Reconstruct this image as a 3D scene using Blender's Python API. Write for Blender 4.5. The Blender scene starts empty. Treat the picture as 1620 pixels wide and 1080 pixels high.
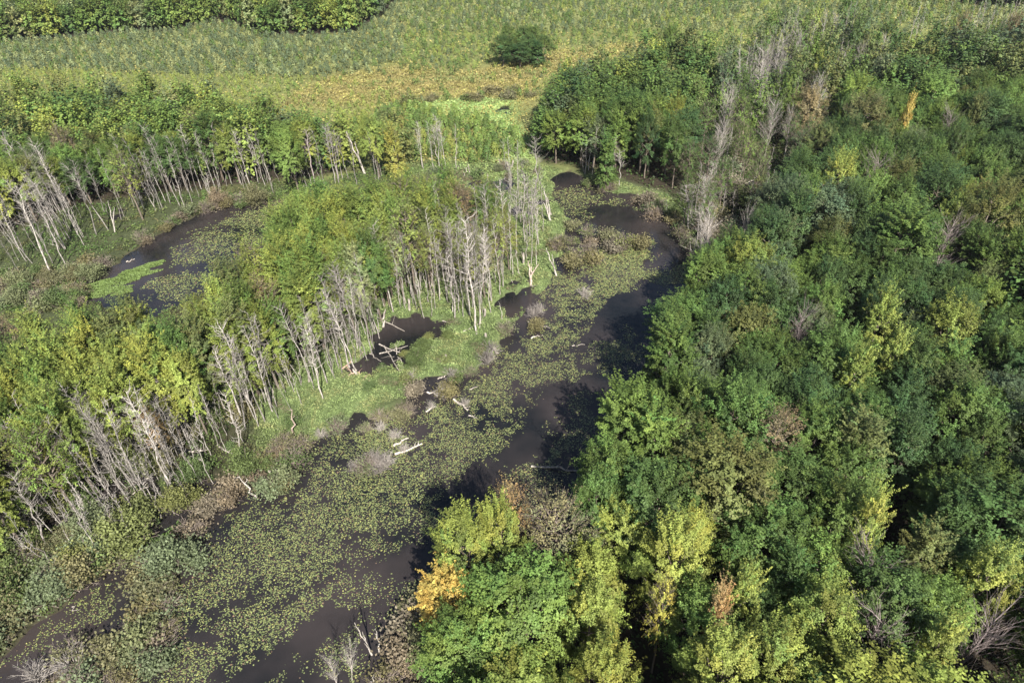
import bpy, math, random
import numpy as np
from mathutils import Matrix, Vector

# ------------------------------------------------------------------ camera, sky, sun, exposure
scene = bpy.context.scene
C = scene.collection
PITCH, ROLL, CAM_H, FPX = math.radians(37.0), math.radians(3.6), 60.0, 1080.0
fw = np.array([0.0, math.cos(PITCH), -math.sin(PITCH)])
r0 = np.array([1.0, 0.0, 0.0])
u0 = np.array([0.0, math.sin(PITCH), math.cos(PITCH)])
RT = r0 * math.cos(ROLL) - u0 * math.sin(ROLL)
UP = u0 * math.cos(ROLL) + r0 * math.sin(ROLL)
cam_data = bpy.data.cameras.new("camera")
cam = bpy.data.objects.new("camera", cam_data)
C.objects.link(cam)
cam.matrix_world = Matrix(((RT[0], UP[0], -fw[0], 0.0), (RT[1], UP[1], -fw[1], 0.0), (RT[2], UP[2], -fw[2], CAM_H), (0, 0, 0, 1)))
cam_data.sensor_width = 36.0
cam_data.lens = 36.0 * FPX / 1620.0
cam_data.clip_end = 20000.0
cam_data.clip_start = 0.5
scene.camera = cam

SUN_EL, SUN_AZ = math.radians(42.0), math.radians(165.0)
world = bpy.data.worlds.new("World")
scene.world = world
world.use_nodes = True
wn = world.node_tree
sky = wn.nodes.new("ShaderNodeTexSky")
sky.sky_type = 'NISHITA'
sky.sun_disc = False
sky.sun_elevation = SUN_EL
sky.sun_rotation = SUN_AZ
bgn = wn.nodes["Background"]
wn.links.new(sky.outputs["Color"], bgn.inputs["Color"])
bgn.inputs["Strength"].default_value = 0.06
sl = bpy.data.lights.new("sun", 'SUN')
sl.energy = 5.0
sl.angle = math.radians(0.5)
sl.color = (1.0, 0.95, 0.87)
sun = bpy.data.objects.new("sun", sl)
C.objects.link(sun)
sd = Vector((math.sin(SUN_AZ) * math.cos(SUN_EL), math.cos(SUN_AZ) * math.cos(SUN_EL), math.sin(SUN_EL)))
sun.rotation_euler = sd.to_track_quat('Z', 'Y').to_euler()
sun.location = sd * 200
scene.view_settings.view_transform = 'Standard'
scene.view_settings.look = 'None'
scene.view_settings.exposure = 1.42
scene.view_settings.gamma = 1.0
try:
    scene.cycles.max_bounces = 6
    scene.cycles.diffuse_bounces = 3
    scene.cycles.transmission_bounces = 3
except Exception:
    pass

rng = np.random.default_rng(7)
rnd = random.Random(11)

# ------------------------------------------------------------------ survey helpers (photo point <-> place)
def ground(px, py, z=0.0):
    d = fw * FPX + RT * (px - 810.0) + UP * (540.0 - py)
    t = (z - CAM_H) / d[2]
    return np.array([d[0] * t, d[1] * t])

def to_px(x, y, z):
    v = np.array([x, y, z - CAM_H])
    w = max(v @ fw, 1e-3)
    return 810.0 + FPX * (v @ RT) / w, 540.0 - FPX * (v @ UP) / w, w

def poly(pts, z=0.0):
    return np.array([ground(p[0], p[1], p[2] if len(p) > 2 else z) for p in pts])

def inside(P, pl):
    x, y = P[:, 0], P[:, 1]
    c = np.zeros(len(P), bool)
    for i in range(len(pl)):
        x1, y1 = pl[i]; x2, y2 = pl[i - 1]
        m = (y1 > y) != (y2 > y)
        with np.errstate(divide='ignore', invalid='ignore'):
            xi = (x2 - x1) * (y - y1) / ((y2 - y1) if y2 != y1 else 1e-9) + x1
        c ^= m & (x < xi)
    return c

def sdf(P, pl):
    d = np.full(len(P), 1e9)
    for i in range(len(pl)):
        a = pl[i - 1]; b = pl[i]
        ab = b - a
        t = np.clip(((P - a) @ ab) / max(ab @ ab, 1e-9), 0, 1)
        q = P - (a + t[:, None] * ab)
        d = np.minimum(d, np.hypot(q[:, 0], q[:, 1]))
    return np.where(inside(P, pl), -d, d)

def vnoise(P, s, seed=0):
    p = P / s
    i = np.floor(p).astype(np.int64); f = p - i
    f = f * f * (3 - 2 * f)
    def h(a, b):
        n = (a * 374761393 + b * 668265263 + seed * 1442695041) & 0xffffffff
        n = ((n ^ (n >> 13)) * 1274126177) & 0xffffffff
        return ((n ^ (n >> 16)) & 0xffff) / 65535.0
    a, b = i[:, 0], i[:, 1]
    return (h(a, b) * (1 - f[:, 0]) + h(a + 1, b) * f[:, 0]) * (1 - f[:, 1]) + (h(a, b + 1) * (1 - f[:, 0]) + h(a + 1, b + 1) * f[:, 0]) * f[:, 1]

def fbm(P, s, seed=0, o=4):
    v = 0; a = .5; t = 0
    for k in range(o):
        v = v + a * vnoise(P, s / 2 ** k, seed + k); t += a; a *= .55
    return v / t

# ------------------------------------------------------------------ map of the place
WATER_MAIN = poly([(868, 286), (900, 335), (892, 372), (885, 400), (880, 440), (850, 490), (818, 520), (792, 560), (765, 592), (728, 612), (690, 605), (655, 612),
                   (650, 640), (600, 662), (560, 655), (500, 692), (468, 730), (448, 765), (400, 786), (350, 800), (305, 850), (285, 900), (180, 905), (120, 935),
                   (60, 985), (10, 1035), (-60, 1100), (-60, 1200), (300, 1250), (590, 1220), (640, 1110), (680, 1045), (708, 975), (762, 905), (850, 880),
                   (925, 850), (950, 780), (976, 700), (1006, 612), (1050, 547), (1104, 478), (1110, 420), (1092, 385), (1066, 350), (1010, 322), (960, 300), (900, 275)])
POND = poly([(445, 314), (380, 318), (300, 343), (268, 365), (205, 400), (145, 440), (130, 478), (190, 492), (240, 500), (300, 470), (350, 440), (430, 385), (480, 345), (560, 308), (640, 300), (560, 298)])
POOLS = [poly([(742, 292), (785, 283), (838, 291), (800, 301), (760, 299)]), poly([(772, 176), (806, 166), (812, 181), (795, 185)]),
         poly([(565, 585), (585, 560), (612, 548), (645, 552), (650, 570), (630, 588), (590, 595)]), poly([(795, 480), (812, 448), (842, 452), (850, 470), (822, 490), (805, 500)]),
         poly([(300, 800), (330, 770), (390, 765), (400, 785), (340, 805)]), poly([(200, 690), (270, 690), (290, 720), (240, 740)]), poly([(600, 530), (650, 500), (690, 530), (650, 545)])]
MARSH = poly([(400, 660), (395, 600), (520, 560), (600, 460), (700, 420), (790, 330), (700, 285), (620, 282), (640, 262), (740, 255), (840, 262), (905, 275), (1010, 300), (1110, 335), (1110, 420),
              (960, 420), (880, 450), (860, 500), (790, 570), (760, 600), (690, 610), (560, 665), (480, 720), (440, 770), (410, 720)])
SWAMP_SW = poly([(-150, 900), (-100, 640), (100, 600), (300, 600), (400, 600), (410, 720), (450, 765), (380, 800), (300, 860), (280, 910), (100, 950), (-60, 1100), (-150, 1100)])
WEST_MARSH = poly([(-150, 520), (-100, 400), (0, 380), (120, 330), (250, 312), (380, 298), (500, 288), (640, 265), (700, 262), (700, 290), (560, 300), (440, 318), (300, 345), (210, 400), (150, 440), (150, 480), (100, 520)])
FOREST_ISL = poly([(-60, 535, 13.5), (20, 525, 13.5), (60, 515, 13.5), (150, 500, 13.5), (250, 488, 13.5), (300, 470, 13.5), (350, 430, 13.5), (400, 385, 13), (440, 340, 12.5), (490, 318, 12), (600, 300, 12), (690, 292, 12), (770, 292, 12), (835, 305, 10),
                   (800, 400), (770, 420), (700, 445), (650, 480), (605, 525), (530, 572), (440, 625), (380, 675), (310, 722), (230, 765), (140, 825), (40, 890), (-80, 950)])
FOREST_W = poly([(-260, 420), (-100, 420), (0, 375), (120, 333), (250, 312), (380, 298), (500, 286), (640, 262), (640, 215, 12), (560, 188, 12), (450, 168, 12), (250, 138, 12), (60, 138, 12), (-100, 172, 12), (-260, 200, 12)])
FOREST_NW = poly([(-400, 105), (0, 70), (100, 63), (206, 52), (267, 53), (333, 38), (367, 40), (417, 57), (467, 60), (560, 55), (600, 32), (628, 5), (640, -20), (500, -60, 10), (-400, -30, 10)])
FOREST_E = poly([(835, 128, 12), (880, 112, 12), (960, 94, 12), (1000, 70, 12), (1020, 48, 13), (1100, 46, 13), (1155, 75, 13), (1215, 90, 13), (1330, 96, 13), (1390, 66, 13), (1470, 55, 13), (1600, 42, 13), (1800, 20, 13), (2300, 20, 13),
                 (2300, 1500), (700, 1500), (705, 1150), (722, 1080), (740, 1010), (768, 950), (850, 928), (925, 905), (948, 835), (968, 770), (994, 705), (1024, 615), (1066, 548), (1118, 492), (1140, 430), (1120, 345), (1060, 320), (1000, 290), (900, 266), (858, 262), (845, 225), (828, 190)])
FOREST_FAR = poly([(1440, 2), (1560, 12), (1620, 16), (1700, 18), (2300, 24), (2300, -60, 9), (1440, -40, 9)])
VALLEY = poly([(1185, 95), (1340, 72), (1400, 100), (1370, 160), (1300, 215), (1268, 290), (1235, 360), (1205, 430), (1175, 480), (1090, 465), (1064, 335), (1082, 290), (1100, 220), (1120, 140)])
ROWS = poly([(560, 200), (620, 175), (700, 180), (760, 195), (815, 215), (835, 250), (760, 262), (650, 255), (560, 245)])
REEDS = poly([(600, 168), (700, 160), (770, 160), (812, 160), (812, 190), (835, 215), (850, 262), (870, 290), (780, 285), (700, 270), (800, 250), (800, 225), (760, 195), (690, 185)])
GOLD = poly([(440, 175), (470, 150), (540, 120), (640, 108), (730, 120), (800, 105), (870, 85), (960, 75), (1040, 70), (960, 95), (860, 125), (830, 165), (740, 160), (640, 170)])
PADS = [poly(p) for p in (
    [(870, 440), (890, 425), (960, 395), (1020, 385), (1043, 405), (1003, 450), (962, 468), (946, 490), (930, 525), (893, 560), (905, 588), (862, 610), (848, 640), (820, 655), (788, 700), (775, 735), (735, 750), (700, 780), (702, 835),
     (660, 860), (570, 880), (520, 930), (490, 980), (430, 1010), (365, 1070), (330, 1110), (230, 1110), (235, 1000), (290, 900), (300, 860), (350, 820), (400, 800), (460, 760), (500, 700), (600, 668), (655, 690), (690, 645), (760, 600), (770, 560), (820, 540), (860, 500)],
    [(1025, 430), (1075, 408), (1095, 450), (1050, 470)], [(935, 545), (990, 515), (1015, 560), (965, 592), (930, 585)], [(885, 640), (925, 625), (935, 700), (875, 722)],
    [(790, 745), (870, 718), (915, 765), (850, 800), (775, 790)], [(610, 965), (700, 900), (700, 970), (650, 1005), (580, 1030), (480, 1090), (430, 1100), (500, 1020)],
    [(850, 292), (930, 300), (990, 316), (1010, 332), (960, 322), (925, 322), (935, 348), (900, 358), (880, 335)], [(275, 400), (300, 370), (370, 342), (440, 318), (480, 325), (420, 390), (350, 440), (290, 485), (230, 475), (235, 450), (290, 432)],
    [(100, 940), (190, 915), (205, 960), (150, 990), (80, 1015), (20, 1055), (5, 1035), (60, 990)], [(520, 930), (600, 900), (610, 930), (540, 960)], [(560, 690), (640, 650), (700, 640), (690, 700), (600, 720)])]

def water_d(P):
    """metres outside (+) or inside (-) open water, with a wavering shore"""
    d = np.minimum(sdf(P, WATER_MAIN), sdf(P, POND))
    for q in POOLS:
        d = np.minimum(d, sdf(P, q) + (fbm(P, 1.8, 33) - .38) * 6.0)
    return d + (fbm(P, 6.0, 31) - .5) * 5.0 + (fbm(P, 1.6, 37) - .5) * 1.6

def land_z(P):
    d = water_d(P)
    wet = np.minimum(np.minimum(sdf(P, MARSH), sdf(P, SWAMP_SW)), np.minimum(sdf(P, WEST_MARSH), sdf(P, VALLEY)))
    wetf = np.clip(.5 - wet / 6.0, 0, 1)
    n = fbm(P, 5.0, 3)
    sw = np.clip(.5 - sdf(P, SWAMP_SW) / 6.0, 0, 1)
    top = .55 * (1 - wetf) + wetf * (.16 + (n - .5) * 1.15 + (fbm(P, 1.8, 8) - .5) * .35 + .10 - .20 * sw)
    t = np.clip(d / 1.5, 0, 1)
    return np.where(d < 0, np.maximum(-.7, d * .5 - .08), -.08 + (top + .08) * t * t * (3 - 2 * t)), wetf

# ------------------------------------------------------------------ mesh and material helpers
def mesh_np(name, V, F, mats, tint=None, smooth=False, fm=None):
    """V n x 3, F m x k"""
    V = np.asarray(V, np.float32); F = np.asarray(F, np.int32)
    me = bpy.data.meshes.new(name)
    k = F.shape[1]
    me.vertices.add(len(V)); me.vertices.foreach_set("co", V.ravel())
    me.loops.add(F.size); me.loops.foreach_set("vertex_index", F.ravel())
    me.polygons.add(len(F)); me.polygons.foreach_set("loop_start", np.arange(0, F.size, k, dtype=np.int32))
    try:
        me.polygons.foreach_set("loop_total", np.full(len(F), k, np.int32))
    except Exception:
        pass
    if smooth:
        me.polygons.foreach_set("use_smooth", np.ones(len(F), bool))
    for m in (mats if isinstance(mats, (list, tuple)) else [mats]):
        me.materials.append(m)
    if tint is not None:
        a = me.attributes.new("tint", 'FLOAT_COLOR', 'POINT')
        t = np.ones((len(V), 4), np.float32); t[:, :3] = tint
        a.data.foreach_set("color", t.ravel())
    me.update(calc_edges=True)
    return me

def link(name, me, parent=None, loc=(0, 0, 0), rot=(0, 0, 0), scale=(1, 1, 1)):
    o = bpy.data.objects.new(name, me)
    C.objects.link(o)
    if parent is not None: o.parent = parent
    o.location = loc; o.rotation_euler = rot; o.scale = scale
    return o

def newmat(name):
    m = bpy.data.materials.new(name); m.use_nodes = True
    nt = m.node_tree; nt.nodes.clear()
    return m, nt, nt.nodes.new("ShaderNodeOutputMaterial")

def leaf_material(name, transl=.30, rough=.62, spec=.25):
    m, nt, out = newmat(name)
    oi = nt.nodes.new("ShaderNodeObjectInfo")
    at = nt.nodes.new("ShaderNodeAttribute"); at.attribute_name = "tint"
    mul = nt.nodes.new("ShaderNodeMix"); mul.data_type = 'RGBA'; mul.blend_type = 'MULTIPLY'; mul.inputs[0].default_value = 1
    nt.links.new(oi.outputs["Color"], mul.inputs[6]); nt.links.new(at.outputs["Color"], mul.inputs[7])
    p = nt.nodes.new("ShaderNodeBsdfPrincipled")
    p.inputs["Roughness"].default_value = rough; p.inputs["Specular IOR Level"].default_value = spec
    t = nt.nodes.new("ShaderNodeBsdfTranslucent")
    hs = nt.nodes.new("ShaderNodeHueSaturation"); hs.inputs["Saturation"].default_value = 1.1; hs.inputs["Value"].default_value = 1.5
    mx = nt.nodes.new("ShaderNodeMixShader"); mx.inputs[0].default_value = transl
    nt.links.new(mul.outputs[2], p.inputs["Base Color"]); nt.links.new(mul.outputs[2], hs.inputs["Color"])
    nt.links.new(hs.outputs[0], t.inputs["Color"])
    nt.links.new(p.outputs[0], mx.inputs[1]); nt.links.new(t.outputs[0], mx.inputs[2]); nt.links.new(mx.outputs[0], out.inputs[0])
    return m

def bark_material(name, c1, c2, scale=3.0):
    m, nt, out = newmat(name)
    tc = nt.nodes.new("ShaderNodeTexCoord")
    mp = nt.nodes.new("ShaderNodeMapping"); mp.inputs["Scale"].default_value = (scale, scale, scale * .25)
    nz = nt.nodes.new("ShaderNodeTexNoise"); nz.inputs["Scale"].default_value = 2.0; nz.inputs["Detail"].default_value = 5
    cr = nt.nodes.new("ShaderNodeValToRGB")
    cr.color_ramp.elements[0].position = .35; cr.color_ramp.elements[1].position = .62
    cr.color_ramp.elements[0].color = (*c1, 1); cr.color_ramp.elements[1].color = (*c2, 1)
    oi = nt.nodes.new("ShaderNodeObjectInfo")
    mul = nt.nodes.new("ShaderNodeMix"); mul.data_type = 'RGBA'; mul.blend_type = 'MULTIPLY'; mul.inputs[0].default_value = 1
    bp = nt.nodes.new("ShaderNodeBump"); bp.inputs["Strength"].default_value = .5; bp.inputs["Distance"].default_value = .03
    p = nt.nodes.new("ShaderNodeBsdfPrincipled"); p.inputs["Roughness"].default_value = .85; p.inputs["Specular IOR Level"].default_value = .2
    L = nt.links
    L.new(tc.outputs["Object"], mp.inputs[0]); L.new(mp.outputs[0], nz.inputs["Vector"]); L.new(nz.outputs["Fac"], cr.inputs[0])
    L.new(cr.outputs[0], mul.inputs[6]); L.new(oi.outputs["Color"], mul.inputs[7]); L.new(mul.outputs[2], p.inputs["Base Color"])
    L.new(nz.outputs["Fac"], bp.inputs["Height"]); L.new(bp.outputs[0], p.inputs["Normal"]); L.new(p.outputs[0], out.inputs[0])
    return m

LEAF = leaf_material("leaf", .22)
SHRUBLEAF = leaf_material("shrub_leaf", .2)
PADM = leaf_material("lily_pad_leaf", .05, .42, .5)
GRASSM = leaf_material("marsh_leaf", .25)
BARK = bark_material("bark", (.07, .055, .04), (.17, .14, .115))
DEADWOOD = bark_material("weathered_wood", (.17, .155, .14), (.47, .445, .41))

# ground
gm, nt, out = newmat("soil_and_litter")
at = nt.nodes.new("ShaderNodeAttribute"); at.attribute_name = "tint"
tc = nt.nodes.new("ShaderNodeTexCoord")
n1 = nt.nodes.new("ShaderNodeTexNoise"); n1.inputs["Scale"].default_value = 1.3; n1.inputs["Detail"].default_value = 8; n1.inputs["Roughness"].default_value = .7
mr = nt.nodes.new("ShaderNodeMapRange"); mr.inputs[1].default_value = .25; mr.inputs[2].default_value = .75; mr.inputs[3].default_value = .45; mr.inputs[4].default_value = 1.55
mul = nt.nodes.new("ShaderNodeVectorMath"); mul.operation = 'MULTIPLY'
bp = nt.nodes.new("ShaderNodeBump"); bp.inputs["Strength"].default_value = .8; bp.inputs["Distance"].default_value = .25
p = nt.nodes.new("ShaderNodeBsdfPrincipled"); p.inputs["Roughness"].default_value = .9; p.inputs["Specular IOR Level"].default_value = .15
L = nt.links
L.new(tc.outputs["Object"], n1.inputs["Vector"]); L.new(n1.outputs["Fac"], mr.inputs[0]); L.new(at.outputs["Color"], mul.inputs[0]); L.new(mr.outputs[0], mul.inputs[1])
L.new(mul.outputs[0], p.inputs["Base Color"]); L.new(n1.outputs["Fac"], bp.inputs["Height"]); L.new(bp.outputs[0], p.inputs["Normal"]); L.new(p.outputs[0], out.inputs[0])

# murky water: silt scatters brown light, surface mirrors the sky
wm, nt, out = newmat("murky_water")
tc = nt.nodes.new("ShaderNodeTexCoord")
n1 = nt.nodes.new("ShaderNodeTexNoise"); n1.inputs["Scale"].default_value = .09; n1.inputs["Detail"].default_value = 5
cr = nt.nodes.new("ShaderNodeValToRGB"); cr.color_ramp.elements[0].position = .35; cr.color_ramp.elements[1].position = .65
cr.color_ramp.elements[0].color = (.007, .008, .009, 1); cr.color_ramp.elements[1].color = (.034, .028, .027, 1)
n2 = nt.nodes.new("ShaderNodeTexNoise"); n2.inputs["Scale"].default_value = 2.2; n2.inputs["Detail"].default_value = 3
bp = nt.nodes.new("ShaderNodeBump"); bp.inputs["Strength"].default_value = .06; bp.inputs["Distance"].default_value = .05
p = nt.nodes.new("ShaderNodeBsdfPrincipled"); p.inputs["Roughness"].default_value = .09; p.inputs["IOR"].default_value = 1.33
L = nt.links
L.new(tc.outputs["Object"], n1.inputs["Vector"]); L.new(n1.outputs["Fac"], cr.inputs[0]); L.new(cr.outputs[0], p.inputs["Base Color"])
L.new(tc.outputs["Object"], n2.inputs["Vector"]); L.new(n2.outputs["Fac"], bp.inputs["Height"]); L.new(bp.outputs[0], p.inputs["Normal"]); L.new(p.outputs[0], out.inputs[0])

# ------------------------------------------------------------------ ground sheet and water
def build_ground():
    nu, nv = 620, 640
    u = np.linspace(-1, 1, nu)
    t = np.linspace(0, 1, nv)
    Y = 12.0 * (520.0 / 12.0) ** t
    U, YY = np.meshgrid(u, Y)
    X = U * (40 + YY * .95)
    X[:, 0] = -6000; X[:, -1] = 6000
    YY = YY.copy(); YY[-1] = 9000; YY[0] = -3000
    P = np.stack([X.ravel(), YY.ravel()], 1)
    z, wetf = land_z(P)
    z = z + (fbm(P, 2.0, 55) - .5) * .12 * (z > .1)
    far = np.clip((P[:, 1] - 330) / 200, 0, 1)
    z = np.where(far > 0, np.maximum(z, .5), z)
    V = np.column_stack([P, z])
    litter = np.array([.030, .024, .016]); marsh = np.array([.085, .115, .045]); mud = np.array([.042, .032, .022])
    field = np.array([.115, .13, .045]); gold = np.array([.20, .17, .065]); swamp = np.array([.036, .036, .019]); reed = np.array([.20, .27, .085])
    def w(pl, soft=4.0):
        return np.clip(.5 - (sdf(P, pl) + (fbm(P, 7.0, 9) - .5) * 6) / soft, 0, 1)[:, None]
    n = fbm(P, 18.0, 71)[:, None]
    col = field * (.75 + .6 * n)
    nr = np.clip((142 - P[:, 1]) / 10, 0, 1)[:, None]; col = col * (1 - nr) + (swamp * .8 + mud * .2) * nr
    g = w(GOLD, 14.0); col = col * (1 - g) + gold * g
    r = w(REEDS); col = col * (1 - r) + reed * r
    for f in (FOREST_ISL, FOREST_W, FOREST_NW, FOREST_E, FOREST_FAR):
        g = w(f); col = col * (1 - g) + litter * g
    g = w(VALLEY); col = col * (1 - g) + swamp * g
    g = w(WEST_MARSH); col = col * (1 - g) + (swamp * .5 + marsh * .3) * g
    g = w(SWAMP_SW); col = col * (1 - g) + swamp * .8 * g
    g = w(MARSH); col = col * (1 - g) + marsh * (.7 + .6 * n) * g
    lo = np.clip((.05 - z) / .12, 0, 1)[:, None]
    col = col * (1 - lo) + mud * lo
    i = np.arange(nu * nv).reshape(nv, nu)
    F = np.stack([i[:-1, :-1], i[:-1, 1:], i[1:, 1:], i[1:, :-1]], -1).reshape(-1, 4)
    o = link("ground", mesh_np("ground", V, F, gm, col, True)); o["kind"] = "structure"
    o["label"] = "low wetland ground of mud, leaf litter and grass around the channel"
    wv = [(-400, -60, 0), (400, -60, 0), (400, 420, 0), (-400, 420, 0)]
    o = link("water", mesh_np("water", wv, [[0, 1, 2, 3]], wm)); o["kind"] = "structure"
    o["label"] = "still dark brown water of the channel, pond and marsh pools"
build_ground()

# ------------------------------------------------------------------ plant generators
def rand_dirs(n, g, zmin=-1.0):
    z = g.uniform(zmin, 1, n); a = g.uniform(0, 2 * math.pi, n); r = np.sqrt(1 - z * z)
    return np.stack([r * np.cos(a), r * np.sin(a), z], 1)

def norm(v):
    return v / np.maximum(np.linalg.norm(v, axis=-1, keepdims=True), 1e-9)

def leaves_at(P, N, size, g, aspect=.62):
    """diamond leaf sprays: P centres, N normals"""
    n = len(P)
    N = norm(N)
    a = norm(np.cross(N, rand_dirs(n, g)))
    b = np.cross(N, a)
    s = (size * g.uniform(.6, 1.35, n))[:, None]
    q = np.stack([P - a * s, P - b * s * aspect + N * s * .12, P + a * s, P + b * s * aspect - N * s * .12], 1)
    return q.reshape(-1, 3)

def quads(nv):
    return np.arange(nv, dtype=np.int32).reshape(-1, 4)

def tube(path, rad, sides=5):
    """one tapering tube along path; returns V, F"""
    path = np.asarray(path, float); n = len(path)
    d = np.gradient(path, axis=0); d = norm(d)
    ref = np.where(np.abs(d[:, 2:3]) > .9, np.array([[1., 0, 0]]), np.array([[0, 0, 1.]]))
    a = norm(np.cross(d, ref)); b = np.cross(d, a)
    th = np.linspace(0, 2 * math.pi, sides, endpoint=False)
    V = path[:, None, :] + np.asarray(rad)[:, None, None] * (np.cos(th)[None, :, None] * a[:, None, :] + np.sin(th)[None, :, None] * b[:, None, :])
    V = V.reshape(-1, 3)
    F = []
    for i in range(n - 1):
        for j in range(sides):
            k = (j + 1) % sides
            F.append((i * sides + j, i * sides + k, (i + 1) * sides + k, (i + 1) * sides + j))
    return V, np.array(F, np.int32)

class Tubes:
    def __init__(s): s.V = []; s.F = []; s.n = 0
    def add(s, path, rad, sides=5):
        V, F = tube(path, rad, sides); s.V.append(V); s.F.append(F + s.n); s.n += len(V)
    def mesh(s, name, mat):
        return mesh_np(name, np.concatenate(s.V), np.concatenate(s.F), mat, None, True)

def wob(a, b, n, amp, g):
    a = np.asarray(a, float); b = np.asarray(b, float)
    t = np.linspace(0, 1, n)[:, None]
    p = a + (b - a) * t
    off = g.normal(0, amp, (n, 3)); off[0] = 0
    return p + off * np.sin(t * math.pi * .9 + .1)

def crown_points(g, R, z0, z1, n_limb, n_twig, n_leaf, cone=0.0, spiky=1.0):
    """limb-borne sprays of leaves filling an uneven crown. returns limb ends, leaf P, N, tint"""
    cz = z0 + (z1 - z0) * .42; hz = (z1 - z0) * .56
    d = []
    k = 0
    ga = math.pi * (3 - math.sqrt(5)); ph = g.uniform(0, 6.28)
    for i in range(n_limb):
        z = 1 - (i + .5) / n_limb * 1.62
        r = math.sqrt(max(0, 1 - z * z)); a = ph + ga * i + g.normal(0, .16)
        d.append((r * math.cos(a), r * math.sin(a), z + g.normal(0, .06)))
    d = norm(np.array(d))
    az = np.arctan2(d[:, 1], d[:, 0])
    env = 1 + .14 * np.sin(az * 2 + g.uniform(0, 6)) + .10 * np.sin(az * 3 + g.uniform(0, 6)) + g.normal(0, .09, n_limb)
    rr = env * R
    if cone:
        hfrac = (d[:, 2] + 1) / 2
        rr = rr * (1 - cone * hfrac)
    ends = np.stack([d[:, 0] * rr, d[:, 1] * rr, cz + d[:, 2] * hz * (1 + g.normal(0, .06, n_limb))], 1)
    inner = np.array([0, 0, cz]) + (ends - np.array([0, 0, cz])) * .50
    P, N, T = [], [], []
    for i in range(n_limb):
        out = norm((ends[i] - np.array([0, 0, cz]))[None])[0]
        ln = np.linalg.norm(ends[i] - inner[i])
        base = norm((out * 1.0 + np.array([0, 0, .55]))[None])[0]
        td = norm(base[None] + rand_dirs(n_twig, g) * .80 * spiky)
        start = inner[i] + out * ln * g.uniform(.1, .75, (n_twig, 1)) + g.normal(0, .10 * R / 3.5, (n_twig, 3))
        L_ = ln * g.uniform(.55, 1.05, (n_twig, 1))
        ct = g.uniform(.62, 1.38)
        hue = g.normal(0, .07)
        for j in range(n_twig):
            t = g.uniform(.1, 1, n_leaf) ** .8
            sp = (1.1 - t * .8)[:, None] * .072 * R
            q = start[j] + td[j] * L_[j] * t[:, None] + g.normal(0, 1, (n_leaf, 3)) * sp * np.array([1, 1, .6])
            P.append(q)
            N.append(np.array([0, 0, .75]) + out * .6 + td[j] * .4 + rand_dirs(n_leaf, g) * .55)
            v = ct * g.uniform(.75, 1.28, (n_leaf, 1)) * g.uniform(.84, 1.18)
            T.append(v * np.array([1 + hue, 1.0, 1 - hue * .5]))
    return ends, inner, cz, np.concatenate(P), np.concatenate(N), np.concatenate(T)

def make_tree_proto(seed, R=3.6, z0=5.0, z1=15.0, n_limb=44, n_twig=10, n_leaf=42, size=.105, cone=0.0, spiky=1.0, sparse=1.0):
    g = np.random.default_rng(seed)
    ends, inner, cz, P, N, T = crown_points(g, R, z0, z1, n_limb, n_twig, n_leaf, cone, spiky)
    if sparse < 1:
        m = g.random(len(P)) < sparse; P, N, T = P[m], N[m], T[m]
    V = leaves_at(P, N, size, g)
    cm = mesh_np("crown", V, quads(len(V)), LEAF, np.repeat(T, 4, 0))
    tb = Tubes()
    top = z0 + (z1 - z0) * .82
    tp = wob((0, 0, -.5), (g.normal(0, .3), g.normal(0, .3), top), 8, .10, g)
    tb.add(tp, np.linspace(.24, .05, 8), 7)
    for i in range(0, n_limb, 1 if sparse < 1 else 2):
        e = inner[i] + (ends[i] - inner[i]) * .55
        h = min(max(e[2] - np.hypot(e[0], e[1]) * .9, z0 * .55), top - .3)
        s = tp[min(7, int(h / top * 7))] * np.array([1, 1, 0]) + np.array([0, 0, h])
        mid = (s + e) / 2 + np.array([0, 0, -.2])
        tb.add([s, mid, e], [.085, .055, .02], 4)
        if sparse < 1:
            for k in range(5):
                tw = e + norm((ends[i] - s)[None] + rand_dirs(1, g) * 2.0)[0] * g.uniform(.8, 1.8)
                tb.add([mid + (e - mid) * g.uniform(.2, 1), tw], [.03, .012], 3)
    return cm, tb.mesh("trunk", BARK)

def low_crown(seed, R=3.6, z0=1.2, z1=15.0, size=.37, a=40, b=6, c=7):
    g = np.random.default_rng(seed)
    _, _, _, P, N, T = crown_points(g, R, z0, z1, a, b, c, 0, .9)
    return leaves_at(P, N, size, g), np.repeat(T, 4, 0)

MAPLES = [make_tree_proto(100 + i, R=3.5 + .25 * (i % 3), z0=4.6, z1=14.0 + .5 * (i % 2), n_limb=36 + 5 * (i % 3), n_twig=14, spiky=.9 + .2 * (i % 2)) for i in range(10)]
FEATHERY = [make_tree_proto(150 + i, R=3.3, z0=4.0, z1=15.0, n_limb=74, n_twig=8, n_leaf=40, size=.092, spiky=.5) for i in range(3)]
COLUMNS = [make_tree_proto(200 + i, R=2.7, z0=3.4, z1=15.0, n_limb=52, n_twig=9, n_leaf=38, size=.105, cone=.3) for i in range(6)]
THIN = [make_tree_proto(240 + i, R=2.8, z0=5.0, z1=15.0, n_limb=46, n_twig=8, n_leaf=34, size=.095, sparse=.45) for i in range(3)]
HALFBARE = [make_tree_proto(260 + i, R=3.4, z0=4.0, z1=14.0, n_limb=64, n_twig=8, n_leaf=22, size=.085, sparse=.5) for i in range(2)]
CONES = [make_tree_proto(280 + i, R=2.6, z0=.6, z1=12.0, n_limb=60, n_twig=8, n_leaf=36, size=.11, cone=.62) for i in range(3)]
LOWS = [low_crown(300 + i, R=3.5 + .3 * (i % 3)) for i in range(8)]
MIDS = [low_crown(310 + i, R=3.5 + .3 * (i % 3), size=.30, a=50, b=7, c=7) for i in range(8)]

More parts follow.
